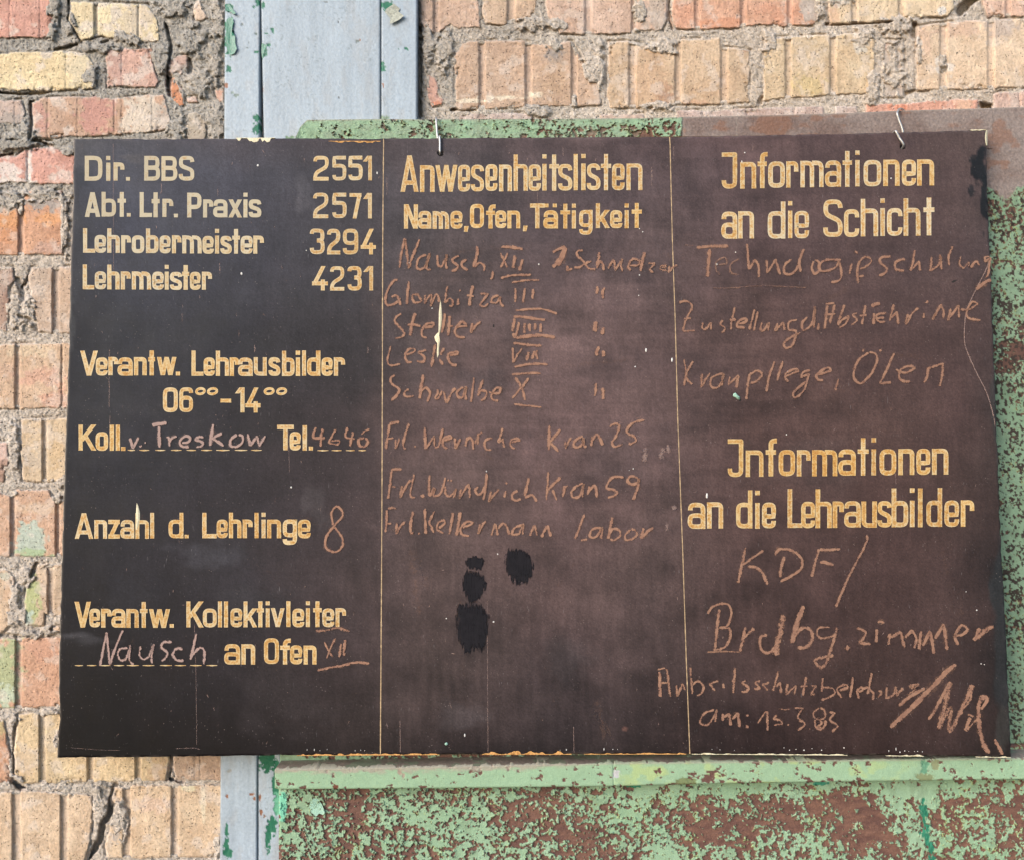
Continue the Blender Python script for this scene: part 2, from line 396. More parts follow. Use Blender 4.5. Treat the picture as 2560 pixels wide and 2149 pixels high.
# outline, colour, grooves (x0,x1), patches (cx,cy,rx,ry,colour,strength)
BR = [
 # ---- upper left, rough courses
 ([(-25,-25),(130,-25),(138,20),(133,70),(125,95),(60,95),(0,98),(-25,98)], PINK, [(22,26),(98,102)], [(112,88,26,14,(205,150,130),.8),(60,20,50,14,(228,172,150),.6)], 0),
 ([(178,8),(200,5),(290,8),(370,12),(392,45),(400,105),(345,107),(325,98),(300,100),(255,90),(225,98),(205,103),(190,80),(174,50)], YEL, [(234,246),(343,350)], [(345,50,40,40,(214,198,176),.7),(300,60,20,50,(225,208,170),.5)], 0),
 ([(485,5),(500,0),(510,25),(522,45),(505,58),(488,52),(482,30)], (228,200,172), [], [], 0),
 ([(-25,140),(30,130),(150,128),(215,132),(238,165),(240,222),(130,228),(30,228),(-25,215)], (240,218,166), [(164,167)], [(195,170,30,40,(222,208,176),.6)], 0),
 ([(270,122),(380,120),(381,150),(387,180),(398,205),(390,218),(268,220),(268,180),(262,150)], (216,168,146), [(304,306)], [(290,170,22,50,(202,160,145),.6),(330,205,60,10,(224,190,172),.6)], 0),
 ([(424,150),(440,140),(468,138),(468,170),(455,192),(430,190),(420,180)], (202,168,152), [], [], -2),
 ([(432,193),(450,193),(448,210),(462,235),(462,265),(448,272),(430,245),(428,220)], (230,150,100), [], [], -3),
 ([(466,243),(492,241),(494,256),(470,256)], (222,180,160), [], [], -3),
 ([(525,178),(562,172),(562,190),(530,192)], (222,200,170), [], [], -3),
 ([(535,225),(562,215),(562,258),(548,258)], (214,166,142), [], [], -3),
 ([(-25,250),(55,250),(62,280),(60,310),(-25,315)], (206,180,164), [(35,38)], [(20,300,60,16,(180,168,158),.8)], -1),
 ([(80,258),(110,245),(190,242),(300,245),(360,238),(410,236),(420,275),(428,300),(415,325),(350,335),(250,340),(120,347),(76,345),(85,300)], (208,168,138), [(117,122),(193,196),(284,287),(303,306),(379,382)], [(100,300,20,60,(214,158,142),.8),(240,290,45,60,(212,150,134),.85),(350,290,45,60,(228,214,192),.85),(415,300,30,40,(196,184,170),.8),(90,340,20,20,(190,180,170),.9)], 0),
 ([(470,285),(490,280),(512,290),(516,330),(510,356),(468,356),(464,320)], (192,178,158), [], [], 0),
 ([(-25,396),(40,392),(65,372),(120,368),(150,378),(195,388),(195,460),(100,462),(60,455),(-25,462)], (224,162,142), [(66,73)], [(20,430,30,26,WHITE,.75),(75,420,9,50,WHITE,.75),(30,452,60,12,WHITE,.7),(165,445,22,22,(236,218,204),.7),(150,455,40,10,(232,190,170),.5)], 0),
 ([(-25,475),(45,478),(62,478),(155,476),(160,520),(160,600),(157,637),(62,640),(-25,640)], (218,160,120), [(45,60)], [(15,545,45,32,(232,160,92),.9),(125,548,30,16,(238,168,104),.9),(20,590,30,20,(224,152,96),.7),(10,500,50,30,(176,166,154),.95),(110,500,55,26,(178,168,160),.95),(120,625,50,16,(206,168,150),.6)], 0),
 ([(-25,668),(33,668),(35,700),(24,722),(22,780),(20,830),(-25,832)], (192,160,140), [], [(20,760,16,40,(158,116,96),.5)], -2),
 ([(78,668),(190,665),(190,835),(130,833),(95,830),(88,790),(76,740),(72,690)], (212,184,158), [(131,148)], [(100,700,24,40,(196,176,156),.5),(165,720,20,50,(222,184,150),.5)], 0),
 ([(-25,862),(190,857),(190,1022),(-25,1022)], (222,186,150), [(37,50),(152,158)], [(100,945,60,22,(226,170,142),.7),(140,1000,40,26,(226,160,132),.6),(70,880,60,18,(228,208,170),.5),(10,930,30,20,(216,176,146),.5)], 0),
 ([(-25,1104),(18,1102),(22,1150),(10,1205),(-25,1208)], (216,178,160), [], [(5,1180,20,30,(160,120,90),.6)], -1),
 ([(53,1048),(190,1042),(190,1200),(110,1205),(56,1200),(52,1120)], (220,192,152), [(106,118)], [(80,1150,30,30,(205,188,166),.6),(140,1130,16,40,(226,190,136),.6)], 0),
 ([(-25,1222),(25,1237),(40,1222),(120,1222),(140,1248),(190,1240),(190,1391),(-25,1390)], (220,176,142), [(26,39),(139,150)], [(80,1352,44,42,(190,208,190),.95),(85,1385,40,14,(176,202,150),.9),(100,1270,60,14,(226,190,150),.6)], 0),
 ([(-25,1420),(20,1425),(36,1440),(38,1500),(30,1520),(28,1560),(10,1580),(-25,1578)], (224,190,152), [], [(14,1440,18,12,(196,208,190),.6),(20,1480,20,20,(214,170,130),.5)], 0),
 ([(95,1410),(190,1405),(190,1560),(160,1555),(112,1530),(110,1562),(62,1566),(62,1500),(68,1450),(80,1440)], (216,188,156), [(119,134)], [(78,1500,20,70,(188,200,130),.9),(70,1550,14,20,(190,212,200),.8)], 0),
 ([(132,1566),(190,1560),(190,1580),(132,1578)], (226,190,150), [], [], 0),
 ([(-25,1592),(40,1596),(58,1592),(190,1588),(190,1765),(50,1770),(-25,1772)], (222,170,134), [(38,54)], [(12,1680,40,120,(176,196,140),.85),(10,1740,24,30,(200,216,186),.8),(110,1620,40,30,(220,160,128),.5)], 0),
 ([(-25,1790),(10,1800),(20,1850),(28,1900),(32,1945),(20,1958),(-25,1960)], (214,158,118), [], [(-5,1810,26,40,(190,180,120),.7)], -1),
 ([(46,1784),(145,1776),(400,1775),(425,1900),(415,1950),(340,1953),(235,1955),(60,1958),(37,1945),(38,1850)], (226,196,146), [(98,115),(219,235),(338,353)], [(70,1900,30,30,(212,186,156),.5),(128,1850,24,30,(214,196,168),.6),(400,1930,30,40,(212,170,128),.6)], 0),
 ([(436,1780),(575,1780),(575,1952),(470,1950),(440,1944),(433,1915)], (206,172,142), [(485,489),(499,503)], [], 0),
 ([(-25,1980),(60,1975),(140,1978),(232,1985),(232,2050),(226,2110),(205,2180),(-25,2180)], (224,192,154), [(30,52),(151,170)], [(190,2150,60,16,(204,176,140),.6)], 0),
 ([(285,1966),(340,1962),(575,1960),(575,2090),(548,2141),(270,2146),(262,2110),(275,2062),(312,2034),(280,2000)], (226,194,154), [(307,327),(429,446)], [(290,2040,20,60,(190,176,164),.8),(470,1968,16,8,(238,224,176),.9),(508,2010,6,46,(240,226,190),.7),(380,2010,40,20,(220,180,156),.5)], 0),
 ([(262,2164),(575,2158),(575,2190),(262,2190)], TAN, [], [], 0),
 # ---- upper right, fluted bricks
 ([(1050,-25),(1195,-25),(1200,70),(1150,72),(1125,62),(1095,85),(1070,80),(1052,60)], (214,180,154), [(1083,1098)], [(1120,75,20,10,(212,150,110),.5)], 0),
 ([(1207,-25),(1345,-25),(1343,40),(1290,55),(1265,65),(1215,60),(1207,40)], (210,178,146), [(1268,1288)], [], -1),
 ([(1360,-25),(1665,-25),(1668,50),(1655,78),(1600,78),(1585,85),(1480,88),(1400,85),(1385,60),(1365,40)], (216,180,154), [(1462,1479),(1578,1591)], [(1640,30,30,60,(190,176,160),.7)], 0),
 ([(1680,-25),(2050,-25),(2055,30),(2040,65),(1960,68),(1900,62),(1835,72),(1740,75),(1690,72),(1680,50)], (224,170,136), [(1737,1750),(1851,1864),(1968,1981)], [(1800,60,60,18,(226,150,104),.7),(1710,30,26,50,(222,156,120),.6),(1960,40,60,30,(222,150,110),.5),(2030,10,26,50,(190,184,174),.8)], 0),
 ([(2075,-25),(2385,-25),(2386,25),(2370,45),(2310,45),(2245,52),(2160,58),(2075,62),(2070,40)], (232,206,166), [(2128,2144),(2246,2261),(2364,2369)], [(2100,0,30,26,(205,196,184),.9),(2085,40,20,26,(226,178,140),.6),(2355,24,10,10,(226,222,214),.9)], 0),
 ([(2450,-25),(2610,-25),(2610,42),(2470,44),(2458,20)], (230,190,164), [(2513,2527)], [], 0),
 ([(1066,172),(1090,195),(1100,230),(1112,250),(1105,265),(1080,268),(1066,240)], (220,168,146), [], [(1090,262,16,8,(226,140,100),.8)], -2),
 ([(1155,108),(1190,102),(1300,102),(1360,112),(1430,103),(1442,125),(1455,150),(1470,180),(1476,200),(1500,210),(1503,262),(1430,268),(1340,268),(1150,276),(1137,265),(1138,140)], (208,174,144), [(1197,1212),(1313,1329),(1428,1443)], [(1385,135,24,26,(160,154,150),.8),(1180,252,45,5,(240,226,196),.85),(1260,244,60,5,(240,226,196),.85),(1340,236,16,10,(240,226,196),.85),(1360,270,40,8,(222,170,130),.6),(1390,200,40,60,(204,168,130),.5)], 0),
 ([(1520,105),(1570,103),(1590,105),(1640,125),(1680,130),(1687,100),(1800,95),(1812,118),(1875,126),(1873,255),(1800,262),(1700,262),(1610,270),(1525,272),(1517,240)], (216,184,146), [(1572,1590),(1687,1702),(1801,1818)], [(1660,245,28,34,(178,132,100),.8),(1865,118,12,16,(190,140,100),.7),(1735,260,36,10,(228,176,136),.5),(1625,210,40,60,(218,176,136),.5)], 0),
 ([(1912,98),(1965,92),(2060,88),(2180,82),(2188,100),(2187,180),(2176,235),(2080,240),(1990,248),(1910,252),(1906,180)], (220,192,150), [(1963,1978),(2074,2090)], [(2020,215,40,26,(222,196,126),.6),(2155,105,20,26,(216,208,192),.85),(2030,130,50,30,(210,190,160),.5)], 0),
 ([(2204,100),(2260,100),(2262,245),(2202,245)], (200,186,172), [], [(2212,108,10,16,(214,180,160),.8),(2252,200,8,30,(206,178,160),.6)], -5),
 ([(2295,66),(2400,52),(2560,48),(2610,48),(2610,218),(2470,223),(2380,225),(2290,228),(2288,150)], (230,200,164), [(2349,2368),(2469,2486)], [(2310,100,20,40,(222,184,156),.6),(2400,70,50,22,(220,180,152),.6),(2500,65,40,26,(196,178,166),.7),(2360,165,20,22,(228,222,212),.7),(2297,130,9,34,(206,200,190),.8)], 0),
 ([(1146,284),(1330,283),(1330,330),(1146,330)], (196,174,162), [(1222,1226)], [], 0),
 ([(1500,286),(1610,284),(1610,330),(1500,330)], (206,178,160), [], [], -1),
 ([(1692,278),(1757,276),(1870,272),(1985,268),(2060,264),(2060,320),(1692,320)], (198,172,160), [(1755,1762),(1866,1872),(1983,1989)], [], 0),
 ([(2086,266),(2145,264),(2145,320),(2086,320)], (196,172,160), [], [], 0),
 ([(2164,262),(2262,258),(2300,256),(2350,250),(2445,248),(2445,320),(2164,320)], (224,160,132), [(2262,2264),(2381,2386)], [(2250,268,26,14,(232,140,96),.7),(2410,262,30,20,(224,184,150),.7)], 0),
 ([(2484,236),(2500,230),(2610,226),(2610,320),(2484,320)], (214,178,160), [(2545,2552)], [], 0),
]
CRACKS = [  # polyline, half width, extra depth (px)
 ([(290,1962),(279,2000),(276,2030),(258,2058),(250,2100),(232,2128),(200,2160)], 7, 34),
 ([(424,1885),(422,1915),(418,1940)], 8, 40), ([(428,1946),(458,1951)], 5, 28), ([(30,1950),(58,1968)], 7, 34),
 ([(172,2),(172,50),(204,104)], 2.2, 18), ([(414,60),(428,110),(420,190),(420,230)], 3.2, 20), ([(424,190),(426,235)], 7, 18),
 ([(470,150),(476,178)], 7, 14), ([(140,126),(190,112)], 4, 16), ([(0,232),(60,236),(120,232)], 3.5, 18),
 ([(78,258),(82,300),(74,345)], 5, 18), ([(90,350),(130,366)], 4, 22), ([(0,392),(30,386)], 3.5, 20), ([(0,348),(90,350),(130,352)],1.8,16),
 ([(2400,28),(2420,8),(2445,-12)], 11, 40), ([(2455,264),(2475,268)], 7, 30), ([(1672,-10),(1669,25),(1681,72)], 4, 26),
 ([(1051,-10),(1050,120),(1049,290)], 5, 30), ([(1130,275),(1190,276)], 3, 16), ([(2284,228),(2262,236)], 5, 14),
 ([(1100,70),(1085,80)], 4, 14), ([(2066,62),(2130,58),(2230,54)], 2.6, 22), ([(2286,62),(2284,90)], 6, 18),
 ([(1905,246),(1900,256)],6,14), ([(160,555),(200,556)],2,4), ([(45,700),(56,730),(52,790)],7,10), ([(75,690),(56,720)],4,16),
 ([(2,1180),(8,1195)], 6, 20), ([(92,1412),(80,1438)], 6, 24), ([(128,1572),(185,1568)], 3.2, 22), ([(0,1585),(50,1588)], 3, 14),
 ([(40,790),(80,800)],4,10), ([(30,1300),(34,1390)],1,2), ([(255,108),(270,104)],3,10), ([(150,40),(150,70)],3,8), ([(38,1810),(36,1930)], 4, 16),
]
HUMPS = [  # mortar lumps lying over brick faces: cx,cy,rx,ry,height px
 (1388,120,20,22,9),(1475,170,26,40,8),(1400,60,40,22,8),(1330,60,40,18,8),(1600,30,24,40,8),(1660,120,36,22,9),(1640,262,40,16,8),
 (2155,100,26,30,8),(2180,215,20,40,8),(2100,-5,30,22,8),(2300,130,8,36,8),(2355,160,18,24,6),(1340,276,30,14,8),(1436,250,8,16,7),
 (1925,110,18,40,8),(60,335,36,26,9),(180,60,14,28,8),(130,20,18,30,8),(130,80,16,20,7),(225,190,22,26,8),(330,100,20,14,8),(60,60,1,1,0),
 (300,85,26,20,6),(250,120,50,12,6),(430,20,36,26,7),(20,500,50,26,7),(110,492,60,20,7),(52,525,8,30,7),(160,560,10,70,6),(55,780,36,40,9),
 (36,1500,18,40,7),(65,1440,22,22,7),(40,1540,24,24,7),(148,1545,12,16,9),(80,1585,36,12,8),(128,1575,30,10,5),(34,1120,16,60,8),(40,1235,10,14,8),(146,1248,14,16,8),
 (160,1200,24,18,8),(122,1780,24,10,6),(38,1800,14,18,8),(140,1850,10,30,7),(40,1945,16,14,8),(250,2020,20,60,6),(300,2050,24,60,8),(545,2110,14,30,6),
 (170,380,24,16,7),(30,360,60,18,8),(400,150,26,40,6),(1110,130,26,50,6),(1070,110,16,60,6),(1870,40,1,1,0),(2048,10,16,40,8),(2230,60,50,24,7),(2235,170,26,80,6),(1500,160,14,60,6),
 (545,60,14,60,8),(540,150,18,60,6),(480,100,40,40,5),(500,210,30,30,6),(440,320,22,40,7),(540,310,20,50,7),
]
wall = root("brick_wall", tuple(on_wall(1280, 2149, 0)), "rough old wall of fluted yellow and pink bricks in crumbling grey mortar behind the board", "brick wall")

def tone_mortar(X, Y):
    warm = lin((222, 210, 198)); grey = lin((184, 178, 170)); beige = lin((210, 196, 182))
    a = sstep(620, 380, Y) * sstep(700, 500, X)                      # grey cement patching, upper left
    a = np.maximum(a, 0.55 * sstep(1750, 1150, X) * sstep(700, 900, X))
    a = np.clip(a + 0.25 * fbm(X / 60, Y / 60, 50), 0, 1)[..., None]
    b = np.clip(0.5 + 0.6 * fbm(X / 90, Y / 90, 60), 0, 1)[..., None]
    c = (warm * (1 - b) + beige * b) * (1 - a) + grey * a
    f = 1 + 0.16 * fbm(X / 9, Y / 9, 61)[..., None] + 0.12 * fbm(X / 3.5, Y / 3.5, 62, 2)[..., None]
    return c * f * KALB * 1.17

def rs_k(k): return np.random.RandomState(900 + k)
def brick(k, poly, base, grooves, patches, off, st=2.5):
    P = np.array(poly, float)
    x0, y0 = P.min(0) - 8; x1, y1 = P.max(0) + 8
    X, Y = np.meshgrid(np.arange(x0, x1 + st, st), np.arange(y0, y1 + st, st))
    sd = poly_sdf(X, Y, P)
    w = sd + 2.3 * fbm(X / 26, Y / 26, k) + 1.5 * fbm(X / 7, Y / 7, k + 9)
    chip = sstep(0.35, 0.75, fbm(X / 34, Y / 34, k + 21)) * sstep(18, 4, sd)      # broken arrises
    H = 17 * sstep(-4.2, 3.0, w) - 17 - 5 * chip * (0.6 + fbm(X / 6, Y / 6, k + 3))
    H += off + 0.9 * fbm(X / 60, Y / 60, k + 30) + 0.55 * fbm(X / 11, Y / 11, k + 31) + 0.35 * fbm(X / 4, Y / 4, k + 32) + 0.55 * (rs_k(k + 50).rand(*X.shape) - .5)
    gcol = np.zeros(X.shape)
    for gx0, gx1 in grooves:
        wob = 1.0 * fbm(Y / 26, Y * 0 + gx0, k + 5)
        wd = gx1 - gx0
        if wd >= 9:
            g = sstep(gx0 - 1.0, gx0 + 1.6, X + wob) * sstep(gx1 + 1.6, gx1 - 2.2, X + wob)
            H -= 7.5 * g
            gcol = np.maximum(gcol, g)
        else:
            g = np.exp(-((X + wob - (gx0 + gx1) / 2) / max(1.6, wd * 0.4)) ** 2)
            H -= (2.2 if wd < 6 else 4.5) * g
    rs = np.random.RandomState(k)
    for _ in range(int((x1 - x0) * (y1 - y0) / 2600)):               # pits
        px, py, r = rs.uniform(x0, x1), rs.uniform(y0, y1), rs.uniform(1.4, 3.2)
        H -= 2.5 * np.exp(-(((X - px) / r) ** 2 + ((Y - py) / (r * rs.uniform(.7, 1.8))) ** 2))
    c = np.broadcast_to(lin(base), X.shape + (3,)).copy()
    var = fbm(X / 50, Y / 50, k + 40)[..., None]
    c *= 1 + 0.10 * var * np.array([0.6, 1.0, 1.4])
    c *= 1 + 0.09 * fbm(X / 8, Y / 8, k + 41)[..., None]
    c *= 1 + 0.10 * fbm(X / 18, Y / 70, k + 43)[..., None] + 0.05 * (rs_k(k).rand(*X.shape)[..., None] - .5)
    soot = (0.16 * sstep(0.30, 0.75, fbm(X / 36, Y / 30, k + 44, 4)))[..., None]
    c = c * (1 - soot) + c * lin((190, 172, 158)) * soot
    for cx, cy, rx, ry, pc, s in patches:
        r = np.sqrt(((X - cx) / rx) ** 2 + ((Y - cy) / ry) ** 2) + 0.55 * fbm(X / 12, Y / 12, k + 50)
        m = (s * sstep(1.15, 0.75, r))[..., None]
        c = c * (1 - m) + lin(pc) * m
    blot = ((0.62 if P[:, 1].mean() < 480 and P[:, 0].mean() < 560 else 0.38) * sstep(0.25, 0.7, fbm(X / 28, Y / 28, k + 60)))[..., None]      # thin lime bloom
    c = c * (1 - blot) + lin((230, 216, 202)) * blot
    ed = (0.5 * sstep(4, 0, w))[..., None]
    c = c * (1 - ed) + (tone_mortar(X, Y) / KALB) * ed
    if chip.max() > 0:
        c *= 1 - 0.18 * chip[..., None]
    gm = (0.30 * gcol)[..., None]
    c = c * (1 - gm) + lin((196, 178, 164)) * gm
    lum = c.mean(-1, keepdims=True); c = c * 0.78 + lum * np.array([0.262, 0.240, 0.246])
    keep = sd > -7.5
    V = on_wall(X, Y, H * SC).reshape(-1, 3)
    F = grid_faces(X.shape[0], X.shape[1], keep)
    V, F, C = compact(V, F, (c * KALB * 1.08).reshape(-1, 3))
    make_mesh("brick", V, F, M_BRICK, C, wall)
for k, b_ in enumerate(BR):
    brick(k + 1, *b_)
rx_ = random.Random(21)
def plain_course(xa, xb, y, slope):
    x = xa + rx_.uniform(-200, 0)
    while x < xb:
        w = rx_.choice([240, 430, 430]); a, b = max(x, xa), min(x + w, xb)
        if b - a > 60:
            t = rx_.uniform(-4, 4); h = 160
            gs = [(g, g + 16) for g in np.arange(x + 60, x + w - 40, 115) if a + 10 < g < b - 26]
            ya, yb = y + slope * (a - xa), y + slope * (b - xa)
            brick(200 + int(abs(x) * 3 + abs(y)) % 700, [(a, ya + t), (b, yb + t), (b, yb + h + t), (a, ya + h + t)], rx_.choice([TAN, PINK, TAN, YEL, ORA]), gs, [], rx_.uniform(-1, 1), 8.0)
        x += w + 26
for y_ in range(-560, 2700, 187): plain_course(-640, -45, y_ + 105, 0.0)
for y_ in (-460, -273): plain_course(-20, 545, y_ + 60, 0.0); plain_course(1055, 3200, y_ + 60, -0.02)
for y_ in (2200, 2387): plain_course(-20, 540, y_, 0.0)
plain_course(2630, 3200, -120, -0.02); plain_course(2630, 3200, 50, -0.02)

def mortar_piece(xa, xb, ya, yb, st):
    X, Y = np.meshgrid(np.arange(xa, xb + st, st), np.arange(ya, yb + st, st))
    H = -3.6 + 1.7 * fbm(X / 48, Y / 48, 70) + 1.2 * fbm(X / 15, Y / 15, 71) + 1.2 * fbm(X / 6, Y / 6, 72, 3) + 2.8 * (np.random.RandomState(5).rand(*X.shape) - 0.5)
    gap = np.zeros(X.shape); near = np.full(X.shape, 99.0)
    for k, (poly, *_r) in enumerate(BR):
        P = np.array(poly, float); lo = P.min(0) - 14; hi = P.max(0) + 14
        ix = (X[0] >= lo[0]) & (X[0] <= hi[0]); iy = (Y[:, 0] >= lo[1]) & (Y[:, 0] <= hi[1])
        if not ix.any() or not iy.any(): continue
        sl = np.ix_(iy, ix)
        sd = poly_sdf(X[sl], Y[sl], P)
        gt = sstep(-0.25, 0.55, fbm(X[sl] / 46, Y[sl] / 46, 80 + k))
        gap[sl] = np.maximum(gap[sl], np.exp(-((sd + 1.5) / 2.6) ** 2) * gt)
        H[sl] -= 8 * sstep(6, 13, sd)                               # solid brick here
        # the lower arris of each brick stands clear of the joint
    H -= 6.0 * gap
    for pts, hw, dp in CRACKS:
        d = line_dist(X, Y, pts) + 2.2 * fbm(X / 9, Y / 9, 90)
        H -= dp * sstep(hw + 2.0, hw - 2.2, d)
    for cx, cy, rx, ry, h in HUMPS:
        r = np.sqrt(((X - cx) / rx) ** 2 + ((Y - cy) / ry) ** 2) + 0.45 * fbm(X / 13, Y / 13, 95)
        H += (h + 7) * sstep(1.15, 0.45, r)
    H = np.minimum(H, 5 + 1.6 * fbm(X / 10, Y / 10, 96) + 1.0 * fbm(X / 5, Y / 5, 97, 3) + 2.6 * (np.random.RandomState(6).rand(*X.shape) - 0.5))
    c = tone_mortar(X, Y)
    c = c * (1 + 0.34 * (np.random.RandomState(7).rand(*X.shape) - 0.5))[..., None]
    V = on_wall(X, Y, H * SC).reshape(-1, 3)
    return V, grid_faces(*X.shape), c.reshape(-1, 3)
parts = [mortar_piece(-40, 590, -40, 2190, 2.6), mortar_piece(1020, 2620, -40, 330, 2.6)]
for q_ in ((-660, -40, -600, 2760), (-40, 3240, -600, -40), (-40, 590, 2190, 2760), (2620, 3240, -40, 330)):
    parts.append(mortar_piece(*q_, 9.0))
parts.append(mortar_piece(590, 1020, -40, 2190, 40)); parts.append(mortar_piece(1020, 2620, 330, 2190, 40))
V = np.concatenate([p[0] for p in parts]); C = np.concatenate([p[2] for p in parts])
F = []; o_ = 0
for p in parts:
    F.append(p[1] + o_); o_ += len(p[0])
make_mesh("mortar", V, np.concatenate(F), M_MORTAR, C, wall)

# ================================================================== STEEL COLUMN
column = root("steel_column", tuple(on_wall(620, 2149, 0.008)), "pale blue-grey painted steel column of flat bars rising up the brick wall behind the board", "steel column")
BLUE = (178, 191, 203)
def flat_bar(name, fx0, fx1, ya, yb, depth, chips, seed, thick=0.014):
    """fx0,fx1: edge x as a function of y; chips: (cx,cy,rx,ry)"""
    ys = np.arange(ya, yb + 3, 3.0); n = 36 if fx1(ya) - fx0(ya) < 140 else 100
    t = np.linspace(0, 1, n)
    Y, T = np.meshgrid(ys, t, indexing='ij')
    X = fx0(Y) * (1 - T) + fx1(Y) * T
    Hh = 0.35 * fbm(X / 40, Y / 90, seed) + 0.22 * fbm(X / 7, Y / 7, seed + 1)
    ed = np.minimum(X - fx0(Y), fx1(Y) - X)
    Hh -= 2.4 * sstep(2.6, 0, ed)
    c = np.broadcast_to(lin(BLUE), X.shape + (3,)) * (1 + 0.05 * fbm(X / 60, Y / 110, seed + 2)[..., None])
    dirt = (0.22 * sstep(0.15, 0.8, fbm(X / 20, Y / 50, seed + 3)))[..., None]
    c = c * (1 - dirt) + lin((176, 172, 168)) * dirt
    c = c * (1 + 0.05 * fbm(X / 5, Y / 140, seed + 12, 4) + 0.04 * fbm(X / 24, Y / 200, seed + 13))[..., None]
    c = c * (1 - 0.25 * sstep(4, 0, ed + 1.5 * fbm(X / 8, Y / 8, seed + 4)))[..., None]
    sp = (0.35 * sstep(0.70, 0.85, fbm(X / 5, Y / 5, seed + 5, 2)) * sstep(0.1, 0.6, fbm(X / 60, Y / 60, seed + 6)))[..., None]
    c = c * (1 - sp) + lin((110, 118, 116)) * sp
    for cx, cy, rx, ry, pc in chips:
        r = np.sqrt(((X - cx) / rx) ** 2 + ((Y - cy) / ry) ** 2) + 0.5 * fbm(X / 7, Y / 7, seed + 7)
        m = sstep(1.05, 0.85, r)
        Hh -= 0.9 * m
        c = c * (1 - m[..., None]) + lin(pc) * m[..., None]
    Vf = on_wall(X, Y, depth + Hh * SC)
    Vb = on_wall(X, Y, 0) * 0 + Vf + np.array([0, thick, 0])
    ny, nx = X.shape
    f = grid_faces(ny, nx)
    i = np.arange(ny * nx).reshape(ny, nx); nb = ny * nx
    L = np.stack([i[:-1, 0] + nb, i[1:, 0] + nb, i[1:, 0], i[:-1, 0]], -1)
    R = np.stack([i[:-1, -1], i[1:, -1], i[1:, -1] + nb, i[:-1, -1] + nb], -1)
    B = np.stack([i[-1, :-1], i[-1, :-1] + nb, i[-1, 1:] + nb, i[-1, 1:]], -1)
    Vv, Ff, Cc = compact(np.concatenate([Vf.reshape(-1, 3), Vb.reshape(-1, 3)]), np.concatenate([f, L, R, B]),
                         np.concatenate([c.reshape(-1, 3), c.reshape(-1, 3) * 0.6]) * KALB)
    return make_mesh(name, Vv, Ff, M_COLUMN, Cc, column)
GR = (48, 118, 92); RU = (150, 104, 80)
LN = lambda a, b: (lambda y: a + (b - a) * np.asarray(y, float) / 2149.0)
flat_bar("flange", LN(562.5, 550), LN(650, 642.5), -600, 2760, 0.010,
  [(574,22,9,12,GR),(572,90,11,44,GR),(572,172,8,9,GR),(645,6,8,10,GR),(638,130,8,5,GR),(641,296,7,8,GR),(640,322,9,13,GR),(566,214,4,7,RU),
   (566,2075,6,14,GR),(566,2120,7,30,GR),(572,2132,10,12,GR),(568,1990,4,5,RU),(582,232,5,3,(150,165,160)),(592,240,8,4,(140,155,150)),(572,1926,5,4,(160,160,155)),
   (605,62,3,4,(120,130,132)),(622,108,2,3,(110,122,122)),(635,18,4,3,GR),(640,84,3,4,(110,125,122)),(618,120,3,2,(110,122,122)),(630,1984,6,4,RU),(636,1996,4,6,RU)], 300)
flat_bar("web_plate", LN(652, 700), LN(951, 951), -600, 360, 0.0088,
  [(657,14,5,8,GR),(661,122,9,17,GR),(672,113,7,4,GR),(656,142,5,8,GR),(681,75,5,8,GR),(664,84,6,2,GR),(894,105,5,3,(130,138,136)),(848,244,2,3,(90,95,96)),(654,220,4,10,RU),
   (926,64,3,2,(120,125,128)),(815,6,3,2,(120,125,128)),(900,100,2,2,RU),(846,56,2,2,(90,95,96)),(726,345,12,4,(120,150,120))], 320)
flat_bar("flange", LN(953.5, 953), LN(1043, 1038), -600, 360, 0.010,
  [(968,14,16,12,GR),(958,168,6,14,GR),(1015,121,8,6,GR),(996,122,3,3,GR),(960,295,14,6,(130,150,130)),(958,215,2,10,RU)], 340)
flat_bar("web_plate", LN(646, 645.5), LN(702, 702), 1850, 2760, 0.0085,
  [(668,1905,22,30,(34,104,78)),(690,1960,10,60,GR),(682,2060,12,26,GR),(670,2090,8,34,GR),(692,2010,10,34,(110,180,150)),(652,2030,4,8,RU),(650,1990,3,8,RU),(662,2040,5,5,(140,120,110))], 360)

def flake(name, pts, depth, lift, mat, parent, seg=7):
    """a curled flake of paint: outline in pixels, lifted along one side"""
    P = np.array(pts, float); c = P.mean(0)
    rings = []; V = []; n = len(P)
    for r in np.linspace(0.0, 1.0, seg):
        Q = c + (P - c) * r
        lf = lift[0] * (Q[:, 0] - c[0]) / 20 + lift[1] * (Q[:, 1] - c[1]) / 20
        hh = depth + (0.9 + 2.2 * np.maximum(lf, -0.2) + 0.5 * fbm(Q[:, 0] / 9, Q[:, 1] / 9, 5)) * SC * 1.6
        V.append(on_wall(Q[:, 0], Q[:, 1], hh))
    V = np.array(V); i = np.arange(seg * n).reshape(seg, n); j = np.roll(i, -1, 1)
    f = np.stack([i[:-1], i[1:], j[1:], j[:-1]], -1).reshape(-1, 4)
    return make_mesh(name, V.reshape(-1, 3), f, mat, None, parent)
flake("paint_flake", [(966,22),(985,10),(1000,22),(996,30),(1010,40),(998,50),(982,58),(975,60),(976,46),(962,30)], 0.0105, (1.2, 1.2), M_GREYCHIP, column)
flake("paint_flake", [(566,50),(572,44),(582,46),(584,56),(580,72),(588,92),(588,108),(592,122),(586,134),(576,138),(568,126),(564,100)], 0.0105, (1.4, 0), M_GREENCHIP, column)
flake("paint_flake", [(562,12),(572,10),(578,18),(590,34),(584,36),(576,30),(564,26)], 0.0105, (1.6, 0), M_GREENCHIP, column)
flake("paint_flake", [(654,110),(664,108),(668,114),(664,124),(660,142),(655,146),(653,128)], 0.0078, (1.0, 0), M_GREENCHIP, column)

